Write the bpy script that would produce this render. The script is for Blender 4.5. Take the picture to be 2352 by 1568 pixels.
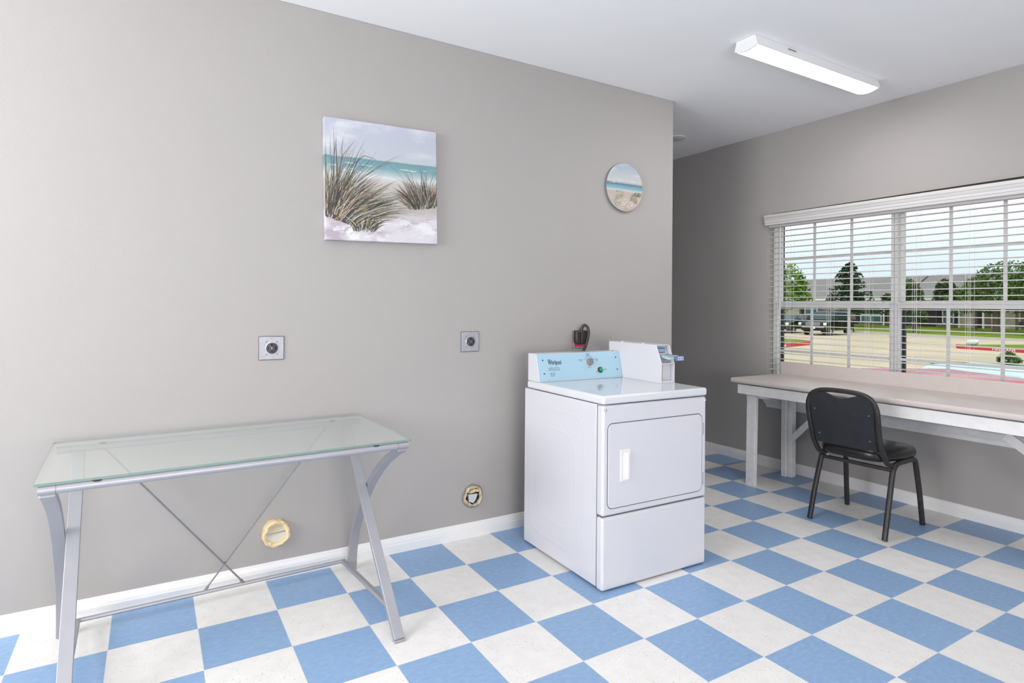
import bpy, bmesh, math, random
from mathutils import Vector, Matrix, noise as mnoise

for _o in list(bpy.data.objects):
    bpy.data.objects.remove(_o)
SC = bpy.context.scene
COL = SC.collection
R = math.radians
random.seed(7)

# ------------------------------------------------------------------ camera
PXF = 1341.137                      # focal length in pixels of the 2352 px wide frame
YAW, PITCH, ROLL = R(60.34515), R(0.30409), R(0.50622)
CAM = Vector((-1.39724, -2.59778, 1.30126))
_fw = Vector((math.cos(YAW) * math.cos(PITCH), math.sin(YAW) * math.cos(PITCH), math.sin(PITCH)))
_rt0 = Vector((math.sin(YAW), -math.cos(YAW), 0))
_up0 = _rt0.cross(_fw)
_rt = _rt0 * math.cos(ROLL) + _up0 * math.sin(ROLL)
_up = -_rt0 * math.sin(ROLL) + _up0 * math.cos(ROLL)
cd = bpy.data.cameras.new('camera')
cam = bpy.data.objects.new('camera', cd)
COL.objects.link(cam)
cd.sensor_fit = 'HORIZONTAL'
cd.sensor_width = 36.0
cd.lens = 36.0 * PXF / 2352.0
cd.shift_x = (1176 - 1109.58) / 2352.0
cd.shift_y = -(784 - 696.06) / 2352.0
cd.clip_start = 0.05
cd.clip_end = 500
cam.matrix_world = Matrix(((_rt.x, _up.x, -_fw.x, CAM.x), (_rt.y, _up.y, -_fw.y, CAM.y),
                           (_rt.z, _up.z, -_fw.z, CAM.z), (0, 0, 0, 1)))
SC.camera = cam

# ------------------------------------------------------------------ view, sky, sun, area lights
SC.view_settings.view_transform = 'Standard'
SC.view_settings.look = 'None'
SC.view_settings.gamma = 1.0
SC.view_settings.exposure = 0.20
SC.view_settings.use_curve_mapping = False

W = bpy.data.worlds.new('overcast_sky')
SC.world = W
W.use_nodes = True
wn, wl = W.node_tree.nodes, W.node_tree.links
wn.clear()
wo = wn.new('ShaderNodeOutputWorld')
wb = wn.new('ShaderNodeBackground')
wtc = wn.new('ShaderNodeTexCoord')
wsx = wn.new('ShaderNodeSeparateXYZ')
wrp = wn.new('ShaderNodeValToRGB')
wnz = wn.new('ShaderNodeTexNoise')
wmx = wn.new('ShaderNodeMix')
wmp = wn.new('ShaderNodeMapping')
wmp.inputs['Scale'].default_value = (1, 1, 4)
wl.new(wtc.outputs['Generated'], wmp.inputs['Vector'])
wnz.inputs['Scale'].default_value = 2.2
wnz.inputs['Detail'].default_value = 3
wl.new(wmp.outputs[0], wnz.inputs['Vector'])
wl.new(wtc.outputs['Generated'], wsx.inputs[0])
wl.new(wsx.outputs['Z'], wrp.inputs['Fac'])
wrp.color_ramp.elements[0].position = 0.0
wrp.color_ramp.elements[0].color = (0.52, 0.62, 0.68, 1)
wrp.color_ramp.elements[1].position = 0.17
wrp.color_ramp.elements[1].color = (0.88, 0.95, 0.98, 1)
wmx.data_type = 'RGBA'
wmx.blend_type = 'MULTIPLY'
wmx.inputs['Factor'].default_value = 0.25
wl.new(wrp.outputs['Color'], wmx.inputs['A'])
wl.new(wnz.outputs['Fac'], wmx.inputs['B'])
wl.new(wmx.outputs['Result'], wb.inputs['Color'])
wb.inputs['Strength'].default_value = 1.30
wl.new(wb.outputs[0], wo.inputs[0])

sd = bpy.data.lights.new('overcast_sun', 'SUN')
sd.energy = 1.7
sd.angle = R(40)
sd.color = (1.0, 0.97, 0.92)
so = bpy.data.objects.new('overcast_sun', sd)
COL.objects.link(so)
so.rotation_euler = Vector((0.55, 0.25, -1.0)).to_track_quat('-Z', 'Y').to_euler()


def area(name, loc, aim, sx, sy, energy, color=(1, 1, 1)):
    d = bpy.data.lights.new(name, 'AREA')
    d.shape = 'RECTANGLE'
    d.size, d.size_y = sx, sy
    d.energy = energy
    d.color = color
    o = bpy.data.objects.new(name, d)
    COL.objects.link(o)
    o.location = loc
    o.rotation_euler = (Vector(aim) - Vector(loc)).to_track_quat('-Z', 'Y').to_euler()
    return o


# added area lights left of and behind the camera, imitating daylight; no windows there
area('added_left_daylight', (-4.10, -1.15, 1.72), (1.0, -0.75, 1.85), 1.6, 1.3, 104, (1.0, 0.985, 0.97))
area('added_rear_daylight', (-1.0, -5.4, 1.4), (-0.6, 0.3, 2.2), 2.8, 1.7, 124, (1.0, 0.985, 0.97))

T = 0.3048          # floor tile
WY = 0.308          # face of the left wall
CX = 1.784          # outside corner of the left wall
WX = 3.05           # face of the window wall
CZ = 2.755          # ceiling


# ------------------------------------------------------------------ materials
def mat(name):
    m = bpy.data.materials.new(name)
    m.use_nodes = True
    nt = m.node_tree
    return m, nt.nodes, nt.links, nt.nodes['Principled BSDF']


def N(n, typ, **kw):
    x = n.new(typ)
    for k, v in kw.items():
        setattr(x, k, v)
    return x


def simple(name, col, rough=0.5, metal=0.0, spec=0.5, var=0.0, scale=8.0, bump=0.0, bscale=60.0, coat=0.0):
    m, n, l, b = mat(name)
    b.inputs['Roughness'].default_value = rough
    b.inputs['Metallic'].default_value = metal
    b.inputs['Specular IOR Level'].default_value = spec
    b.inputs['Coat Weight'].default_value = coat
    b.inputs['Coat Roughness'].default_value = 0.06
    tc = n.new('ShaderNodeTexCoord')
    nz = n.new('ShaderNodeTexNoise')
    nz.inputs['Scale'].default_value = scale
    nz.inputs['Detail'].default_value = 4
    l.new(tc.outputs['Object'], nz.inputs['Vector'])
    rp = n.new('ShaderNodeValToRGB')
    c = Vector(col)
    rp.color_ramp.elements[0].position = 0.3
    rp.color_ramp.elements[1].position = 0.7
    rp.color_ramp.elements[0].color = (*(c * (1 - var)), 1)
    rp.color_ramp.elements[1].color = (*[min(1, x) for x in c * (1 + var)], 1)
    l.new(nz.outputs['Fac'], rp.inputs['Fac'])
    l.new(rp.outputs['Color'], b.inputs['Base Color'])
    if bump:
        n2 = n.new('ShaderNodeTexNoise')
        n2.inputs['Scale'].default_value = bscale
        n2.inputs['Detail'].default_value = 3
        l.new(tc.outputs['Object'], n2.inputs['Vector'])
        bp = n.new('ShaderNodeBump')
        bp.inputs['Strength'].default_value = bump
        bp.inputs['Distance'].default_value = 0.01
        l.new(n2.outputs['Fac'], bp.inputs['Height'])
        l.new(bp.outputs['Normal'], b.inputs['Normal'])
    return m


M_WALL = simple('greige_wall_paint', (0.385, 0.367, 0.357), 0.62, spec=0.25, var=0.012, scale=1.5, bump=0.05, bscale=90)
M_CEIL = simple('white_ceiling_paint', (0.92, 0.92, 0.93), 0.8, spec=0.2, var=0.01, scale=2)
M_TRIM = simple('white_trim_paint', (0.78, 0.78, 0.79), 0.35, spec=0.5, var=0.015, scale=14)
M_TRIMW = simple('worn_white_paint', (0.80, 0.79, 0.79), 0.45, spec=0.4, var=0.05, scale=22)
M_GAPSHADE = simple('gap_shade_dark', (0.03, 0.022, 0.02), 0.9)
M_ENAMEL = simple('white_appliance_enamel', (0.645, 0.645, 0.69), 0.16, spec=0.5, var=0.008, scale=3)
M_ENAMEL2 = simple('white_appliance_lid_enamel', (0.68, 0.69, 0.72), 0.07, spec=0.6, var=0.006, scale=3)
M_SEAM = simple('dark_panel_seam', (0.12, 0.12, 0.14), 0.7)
M_BLUEPANEL = simple('pale_blue_control_panel', (0.375, 0.565, 0.685), 0.30, spec=0.4, var=0.01)
M_KNOB = simple('grey_knob_plastic', (0.22, 0.22, 0.24), 0.4, var=0.05)
M_GREEN = simple('green_button', (0.0, 0.30, 0.13), 0.3, var=0.1)
M_RED = simple('red_label', (0.62, 0.045, 0.11), 0.45, var=0.05)
M_INK = simple('dark_blue_ink', (0.035, 0.05, 0.10), 0.5)
M_INKG = simple('faded_grey_ink', (0.10, 0.17, 0.26), 0.5)
M_BLACKP = simple('black_plastic', (0.028, 0.026, 0.028), 0.45, var=0.15, scale=20)
M_STEEL = simple('galvanised_plate_steel', (0.40, 0.41, 0.435), 0.5, metal=0.35, var=0.08, scale=30)
M_CHROME = simple('chrome', (0.78, 0.78, 0.80), 0.18, metal=1.0)
M_SILVER = simple('silver_desk_paint', (0.38, 0.38, 0.41), 0.40, metal=0.35, spec=0.5, var=0.03, scale=12)
M_ROD = simple('dull_grey_rod', (0.26, 0.26, 0.28), 0.45, metal=0.5, var=0.08, scale=20)
M_COUNTER = simple('beige_laminate', (0.62, 0.56, 0.535), 0.32, spec=0.45, var=0.02, scale=20)
M_SLAT = simple('white_blind_slat', (0.63, 0.62, 0.62), 0.4, spec=0.4, var=0.01)
M_CORD = simple('white_blind_cord', (0.84, 0.82, 0.78), 0.7)
M_VINYLF = simple('white_vinyl_frame', (0.74, 0.74, 0.75), 0.35, spec=0.4, var=0.02)
M_SCREEN = simple('dark_window_screen_frame', (0.045, 0.05, 0.058), 0.6, var=0.1)
M_BLKVINYL = simple('black_seat_vinyl', (0.013, 0.012, 0.012), 0.26, spec=0.45, var=0.1, scale=30, bump=0.06, bscale=240)
M_BLKBACK = simple('charcoal_backrest_vinyl', (0.021, 0.023, 0.028), 0.5, spec=0.35, var=0.12, scale=20, bump=0.05, bscale=240)
M_BLKMETAL = simple('black_chair_metal', (0.022, 0.020, 0.020), 0.42, spec=0.5, var=0.35, scale=45)
M_TAPE = simple('yellowed_masking_tape', (0.80, 0.62, 0.38), 0.6, var=0.10, scale=35, bump=0.4, bscale=90)
M_TAPE2 = simple('inner_masking_tape', (0.56, 0.50, 0.37), 0.6, var=0.06, scale=30)
M_FOIL = simple('crumpled_duct_metal', (0.60, 0.62, 0.66), 0.35, metal=0.4, var=0.08, scale=40)
M_HOLE = simple('dark_duct_inside', (0.008, 0.007, 0.006), 0.9)
M_BRASS = simple('brass_lock_plate', (0.33, 0.30, 0.235), 0.5, metal=0.0, var=0.1, scale=50)
M_SLIDE = simple('blue_coin_label', (0.09, 0.17, 0.30), 0.4, var=0.08)
M_TRAY = simple('pale_coin_tray', (0.52, 0.66, 0.71), 0.25, metal=0.2, var=0.05)
M_WHITELBL = simple('pale_price_label', (0.50, 0.62, 0.80), 0.4)
M_LAMPW = simple('white_fixture_paint', (0.84, 0.84, 0.86), 0.4)
M_TEXTW = simple('white_road_paint', (0.85, 0.83, 0.82), 0.7, var=0.05)


def floor_material():
    m, n, l, b = mat('checker_vinyl_tile')
    tc = n.new('ShaderNodeTexCoord')
    sx = n.new('ShaderNodeSeparateXYZ')
    l.new(tc.outputs['Object'], sx.inputs[0])

    def math_(op, a, bb=None, c=None):
        x = n.new('ShaderNodeMath')
        x.operation = op
        for i, v in enumerate((a, bb, c)):
            if v is None:
                continue
            if isinstance(v, (int, float)):
                x.inputs[i].default_value = v
            else:
                l.new(v, x.inputs[i])
        return x.outputs[0]
    u = math_('DIVIDE', sx.outputs['X'], T)
    v = math_('DIVIDE', sx.outputs['Y'], T)
    fu, fv = math_('FLOOR', u), math_('FLOOR', v)
    par = math_('FLOORED_MODULO', math_('ADD', fu, fv), 2.0)
    # per tile brightness
    cb = n.new('ShaderNodeCombineXYZ')
    l.new(fu, cb.inputs[0]); l.new(fv, cb.inputs[1])
    wn_ = n.new('ShaderNodeTexWhiteNoise')
    l.new(cb.outputs[0], wn_.inputs['Vector'])
    # seam distance
    du = math_('ABSOLUTE', math_('SUBTRACT', math_('FRACT', u), 0.5))
    dv = math_('ABSOLUTE', math_('SUBTRACT', math_('FRACT', v), 0.5))
    seam = math_('GREATER_THAN', math_('MAXIMUM', du, dv), 0.4955)

    def noise_(sc, scale3, det=4, off=0.0):
        mp = n.new('ShaderNodeMapping')
        mp.inputs['Scale'].default_value = scale3
        mp.inputs['Location'].default_value = (off, off, 0)
        l.new(tc.outputs['Object'], mp.inputs['Vector'])
        x = n.new('ShaderNodeTexNoise')
        x.inputs['Scale'].default_value = sc
        x.inputs['Detail'].default_value = det
        l.new(mp.outputs[0], x.inputs['Vector'])
        return x.outputs['Fac']

    def ramp(f, stops):
        r = n.new('ShaderNodeValToRGB')
        e = r.color_ramp.elements
        while len(e) < len(stops):
            e.new(0.5)
        for i, (p, c) in enumerate(stops):
            e[i].position = p
            e[i].color = (*c, 1)
        l.new(f, r.inputs['Fac'])
        return r.outputs['Color']

    def mix(f, a, bb, mode='MIX'):
        x = n.new('ShaderNodeMix')
        x.data_type = 'RGBA'
        x.blend_type = mode
        if isinstance(f, (int, float)):
            x.inputs['Factor'].default_value = f
        else:
            l.new(f, x.inputs['Factor'])
        for k, v_ in (('A', a), ('B', bb)):
            if isinstance(v_, tuple):
                x.inputs[k].default_value = (*v_, 1)
            else:
                l.new(v_, x.inputs[k])
        return x.outputs['Result']
    blue = ramp(noise_(34, (1, 2.0, 1), 6), [(0.22, (0.215, 0.355, 0.575)), (0.5, (0.250, 0.392, 0.610)), (0.78, (0.305, 0.45, 0.66))])
    fleckb = math_('GREATER_THAN', noise_(80, (1, 2.2, 1), 2, 3.3), 0.725)
    blue = mix(fleckb, blue, (0.42, 0.56, 0.76))
    white = ramp(noise_(16, (1, 1, 1), 5, 1.7), [(0.3, (0.765, 0.75, 0.735)), (0.7, (0.825, 0.815, 0.80))])
    patch = ramp(noise_(7, (1, 1, 1), 2, 9.1), [(0.36, (0, 0, 0)), (0.52, (1, 1, 1))])
    fleckw = math_('GREATER_THAN', noise_(95, (1, 1.9, 1), 2, 5.5), 0.665)
    fw2 = math_('MULTIPLY', fleckw, patch)
    white = mix(math_('MULTIPLY', fw2, 0.75), white, (0.36, 0.38, 0.37))
    colr = mix(par, white, blue)
    tint = math_('MULTIPLY_ADD', wn_.outputs['Value'], 0.06, 0.97)
    tv = n.new('ShaderNodeCombineColor')
    for i in range(3):
        l.new(tint, tv.inputs[i])
    colr = mix(1.0, colr, tv.outputs[0], 'MULTIPLY')
    colr = mix(math_('MULTIPLY', seam, 0.75), colr, (0.70, 0.70, 0.70))
    l.new(colr, b.inputs['Base Color'])
    b.inputs['Roughness'].default_value = 0.38
    b.inputs['Specular IOR Level'].default_value = 0.35
    return m


M_FLOOR = floor_material()


def glass_material(name, tint, rough, haze, haze_col, ior=1.5):
    m, n, l, b = mat(name)
    out = n['Material Output']
    n.remove(b)
    tr = n.new('ShaderNodeBsdfTransparent')
    tr.inputs['Color'].default_value = (*tint, 1)
    gl = n.new('ShaderNodeBsdfGlossy')
    gl.inputs['Roughness'].default_value = rough
    df = n.new('ShaderNodeBsdfDiffuse')
    df.inputs['Color'].default_value = (*haze_col, 1)
    fr = n.new('ShaderNodeFresnel')
    fr.inputs['IOR'].default_value = ior
    m1 = n.new('ShaderNodeMixShader')
    m1.inputs['Fac'].default_value = haze
    m2 = n.new('ShaderNodeMixShader')
    l.new(tr.outputs[0], m1.inputs[1])
    l.new(df.outputs[0], m1.inputs[2])
    ge = n.new('ShaderNodeNewGeometry')
    ff = n.new('ShaderNodeMath')
    ff.operation = 'MULTIPLY_ADD'          # no reflection on the inner faces
    ff.inputs[1].default_value = -1.0
    ff.inputs[2].default_value = 1.0
    l.new(ge.outputs['Backfacing'], ff.inputs[0])
    fm = n.new('ShaderNodeMath')
    fm.operation = 'MULTIPLY'
    l.new(fr.outputs[0], fm.inputs[0])
    l.new(ff.outputs[0], fm.inputs[1])
    l.new(fm.outputs[0], m2.inputs['Fac'])
    l.new(m1.outputs[0], m2.inputs[1])
    l.new(gl.outputs[0], m2.inputs[2])
    l.new(m2.outputs[0], out.inputs['Surface'])
    return m


M_TABLEGLASS = glass_material('greenish_table_glass', (0.945, 0.962, 0.950), 0.05, 0.25, (0.80, 0.825, 0.80), 1.42)
M_GLASSEDGE = simple('green_glass_edge', (0.20, 0.30, 0.262), 0.15, var=0.06, scale=20)
M_PANE = glass_material('window_pane_glass', (0.97, 0.985, 0.98), 0.0, 0.0, (0.5, 0.5, 0.5), 1.12)


def emit_mat(name, col, s):
    m, n, l, b = mat(name)
    b.inputs['Base Color'].default_value = (0.9, 0.9, 0.9, 1)
    b.inputs['Emission Color'].default_value = (*col, 1)
    b.inputs['Emission Strength'].default_value = s
    return m


M_LAMP = emit_mat('lit_lamp_diffuser', (1.0, 0.975, 0.94), 25.0)


# ------------------------------------------------------------------ mesh helpers
class MB:
    """collects shapes and links them as ONE mesh object"""

    def __init__(self):
        self.v, self.f, self.mi = [], [], []

    def add(self, verts, faces, mi=0, mx=None):
        o = len(self.v)
        for p in verts:
            p = Vector(p)
            self.v.append(mx @ p if mx else p)
        for f in faces:
            self.f.append([i + o for i in f])
            self.mi.append(mi)
        return self

    def box(self, x0, x1, y0, y1, z0, z1, mi=0, mx=None):
        vs = [(x, y, z) for x in (x0, x1) for y in (y0, y1) for z in (z0, z1)]
        fs = [(0, 1, 3, 2), (4, 6, 7, 5), (0, 4, 5, 1), (2, 3, 7, 6), (0, 2, 6, 4), (1, 5, 7, 3)]
        return self.add(vs, fs, mi, mx)

    def prism(self, poly, axis, a, b, mi=0, mx=None):
        """poly of 2D points extruded along axis 0/1/2 from a to b (remaining axes in order)"""
        n = len(poly)

        def put(p, t):
            return {0: (t, p[0], p[1]), 1: (p[0], t, p[1]), 2: (p[0], p[1], t)}[axis]
        vs = [put(p, a) for p in poly] + [put(p, b) for p in poly]
        fs = [tuple(range(n))[::-1], tuple(range(n, 2 * n))]
        fs += [(i, (i + 1) % n, n + (i + 1) % n, n + i) for i in range(n)]
        return self.add(vs, fs, mi, mx)

    def sweep(self, path, prof, side=None, closed=False, mi=0, mx=None, caps=True):
        """prof = 2D points (a along side/normal1, b along normal2) carried along the path"""
        P = [Vector(p) for p in path]
        n, k = len(P), len(prof)
        vs, prev = [], None
        for i in range(n):
            if closed:
                t = P[(i + 1) % n] - P[i - 1]
            else:
                t = P[min(i + 1, n - 1)] - P[max(i - 1, 0)]
            t.normalize()
            if side is not None:
                s = Vector(side)
                s = (s - t * s.dot(t)).normalized()
            else:
                if prev is None:
                    h = Vector((0, 0, 1)) if abs(t.z) < 0.9 else Vector((1, 0, 0))
                    s = t.cross(h).normalized()
                else:
                    s = (prev - t * prev.dot(t)).normalized()
                prev = s
            w = t.cross(s)
            for a, b in prof:
                vs.append(P[i] + s * a + w * b)
        fs = []
        m = n if closed else n - 1
        for i in range(m):
            for j in range(k):
                a0, a1 = i * k + j, i * k + (j + 1) % k
                b0, b1 = ((i + 1) % n) * k + j, ((i + 1) % n) * k + (j + 1) % k
                fs.append((a0, a1, b1, b0))
        if caps and not closed:
            fs.append(tuple(range(k))[::-1])
            fs.append(tuple((n - 1) * k + j for j in range(k)))
        return self.add(vs, fs, mi, mx)

    def tube(self, path, r, seg=12, closed=False, mi=0, mx=None):
        return self.sweep(path, [(r * math.cos(2 * math.pi * j / seg), r * math.sin(2 * math.pi * j / seg)) for j in range(seg)],
                          closed=closed, mi=mi, mx=mx)

    def cyl(self, p0, p1, r, seg=16, mi=0, mx=None):
        return self.tube([p0, p1], r, seg, mi=mi, mx=mx)

    def lathe(self, prof, seg=24, mi=0, mx=None):
        """prof = (radius, height) list round local z"""
        vs, fs = [], []
        n = len(prof)
        for i in range(seg):
            a = 2 * math.pi * i / seg
            for r_, z_ in prof:
                vs.append((r_ * math.cos(a), r_ * math.sin(a), z_))
        for i in range(seg):
            for j in range(n - 1):
                a0, b0 = i * n + j, ((i + 1) % seg) * n + j
                fs.append((a0, b0, b0 + 1, a0 + 1))
        fs.append(tuple(i * n for i in range(seg))[::-1])
        fs.append(tuple(i * n + n - 1 for i in range(seg)))
        return self.add(vs, fs, mi, mx)

    def build(self, name, m, parent=None, bevel=0.0, smooth=False, seg=2, angle=40, subsurf=0):
        me = bpy.data.meshes.new(name)
        me.from_pydata([tuple(p) for p in self.v], [], self.f)
        ms = m if isinstance(m, (list, tuple)) else [m]
        for x in ms:
            me.materials.append(x)
        for p, i in zip(me.polygons, self.mi):
            p.material_index = i
        bm = bmesh.new()
        bm.from_mesh(me)
        bmesh.ops.recalc_face_normals(bm, faces=bm.faces)
        bm.to_mesh(me)
        bm.free()
        o = bpy.data.objects.new(name, me)
        COL.objects.link(o)
        if parent:
            o.parent = parent
        if bevel:
            md = o.modifiers.new('bevel', 'BEVEL')
            md.width = bevel
            md.segments = seg
            md.limit_method = 'ANGLE'
            md.angle_limit = R(35)
        if subsurf:
            md = o.modifiers.new('subdivision', 'SUBSURF')
            md.levels = md.render_levels = subsurf
        if smooth or bevel or subsurf:
            for p in me.polygons:
                p.use_smooth = True
            if not subsurf:
                try:
                    me.set_sharp_from_angle(angle=R(angle))
                except Exception:
                    pass
        return o


def thing(name, label, cat, loc=(0, 0, 0), rz=0.0, group=None):
    o = bpy.data.objects.new(name, None)
    COL.objects.link(o)
    o.empty_display_size = 0.1
    o.location = loc
    o.rotation_euler = (0, 0, rz)
    return tag(o, label, cat, group)


def tag(o, label, cat, group=None, kind=None):
    o['label'] = label
    o['category'] = cat
    if group:
        o['group'] = group
    if kind:
        o['kind'] = kind
    return o


def struct(o):
    o['kind'] = 'structure'
    return o


def copy_tree(o, parent=None):
    kids = list(o.children)
    c = o.copy()
    COL.objects.link(c)
    if parent:
        c.parent = parent
    for k in kids:
        copy_tree(k, c)
    return c


def text_obj(name, body, size, m, parent, mx, align='LEFT', extrude=0.0002, sx=1.0, bold=0.0):
    cu = bpy.data.curves.new(name, 'FONT')
    cu.body = body
    cu.size = size
    cu.align_x = align
    cu.extrude = extrude
    cu.offset = bold
    cu.resolution_u = 3
    tmp = bpy.data.objects.new(name + '_tmp', cu)
    COL.objects.link(tmp)
    dg = bpy.context.evaluated_depsgraph_get()
    dg.update()
    me = bpy.data.meshes.new_from_object(tmp.evaluated_get(dg))
    bpy.data.objects.remove(tmp)
    me.name = name
    me.materials.clear()
    me.materials.append(m)
    me.transform(Matrix.Diagonal((sx, 1, 1, 1)))
    me.transform(mx)
    o = bpy.data.objects.new(name, me)
    COL.objects.link(o)
    o.parent = parent
    return o


def texts(name, items, m, parent):
    """several lines of print joined as one mesh part: items = (body, size, matrix, align, sx)"""
    mb = MB()
    for body, size, mx, align, sx in items:
        t = text_obj(name + '_line', body, size, m, None, mx, align, sx=sx, bold=0.0009 if size > 0.03 else 0.00015)
        me = t.data
        mb.add([v.co for v in me.vertices], [tuple(p.vertices) for p in me.polygons])
        bpy.data.objects.remove(t)
        bpy.data.meshes.remove(me)
    return mb.build(name, m, parent)


def smooth_path(pts, n=8):
    """Catmull-Rom through the points"""
    P = [Vector(p) for p in pts]
    P = [P[0] * 2 - P[1]] + P + [P[-1] * 2 - P[-2]]
    out = []
    for i in range(1, len(P) - 2):
        p0, p1, p2, p3 = P[i - 1], P[i], P[i + 1], P[i + 2]
        for k in range(n):
            t = k / n
            out.append(0.5 * ((2 * p1) + (p2 - p0) * t + (2 * p0 - 5 * p1 + 4 * p2 - p3) * t * t + (3 * p1 - p0 - 3 * p2 + p3) * t ** 3))
    out.append(P[-2])
    return out


def rrect(w, h, r, seg=5):
    pts = []
    for cx, cy, a0 in ((w / 2 - r, h / 2 - r, 0), (-w / 2 + r, h / 2 - r, 90), (-w / 2 + r, -h / 2 + r, 180), (w / 2 - r, -h / 2 + r, 270)):
        for i in range(seg + 1):
            a = R(a0 + 90 * i / seg)
            pts.append((cx + r * math.cos(a), cy + r * math.sin(a)))
    return pts


RECT = lambda w, t: [(w / 2, t / 2), (-w / 2, t / 2), (-w / 2, -t / 2), (w / 2, -t / 2)]

# ------------------------------------------------------------------ room shell
X0, Y0, Y1 = -4.2, -5.5, 2.7
struct(MB().box(X0 - 0.15, WX + 0.16, Y0 - 0.15, Y1 + 0.15, -0.1, 0.0).build('floor', M_FLOOR))
struct(MB().box(X0 - 0.15, WX + 0.28, Y0 - 0.15, Y1 + 0.15, CZ, CZ + 0.15).build('ceiling', M_CEIL))
struct(MB().box(X0 - 0.15, CX, WY, Y1 + 0.15, 0, CZ).build('wall_left', M_WALL, bevel=0.004))
OY0, OY1, OZ0, OZ1 = -1.40, 0.447, 0.575, 2.062     # window opening
wb_ = MB()
for xa, xb, mi, d in ((WX, WX + 0.16, 0, 0.0), (WX + 0.16, WX + 0.28, 1, -0.03)):
    a, b_, z0, z1 = OY0 + d, OY1 - d, OZ0 + d, OZ1 - d * 0.5
    wb_.box(xa, xb, b_, Y1 + 0.15, -0.3 if mi else 0, CZ, mi)
    wb_.box(xa, xb, Y0 - 0.15, a, -0.3 if mi else 0, CZ, mi)
    wb_.box(xa, xb, a, b_, -0.3 if mi else 0, z0, mi)
    wb_.box(xa, xb, a, b_, z1, CZ, mi)
M_EXTB = simple('dark_brick_outside', (0.055, 0.05, 0.05), 0.8, var=0.2, scale=20)
struct(wb_.build('wall_back', [M_WALL, M_EXTB]))
struct(MB().box(CX, WX, Y1, Y1 + 0.15, 0, CZ).build('wall_recess', M_WALL))
struct(MB().box(X0, WX, Y0 - 0.15, Y0, 0, CZ).build('wall_front', M_WALL))
struct(MB().box(X0 - 0.15, X0, Y0 - 0.15, WY, 0, CZ).build('wall_rear', M_WALL))

# baseboards: colonial profile (distance from wall, height)
BB = [(0, 0), (0.0145, 0), (0.0145, 0.043), (0.0125, 0.047), (0.0125, 0.052), (0.011, 0.060), (0.0075, 0.070), (0.0065, 0.076), (0.004, 0.080), (0, 0.081)]
struct(MB().prism([(WY - d, z) for d, z in BB], 0, X0, CX + 0.0145).build('baseboard_left', M_TRIM))
struct(MB().prism([(WX - d, z) for d, z in BB], 1, Y0, Y1).build('baseboard_back', M_TRIM))
struct(MB().prism([(CX + d, z) for d, z in BB], 1, WY - 0.0145, Y1).build('baseboard_recess', M_TRIM))

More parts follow.
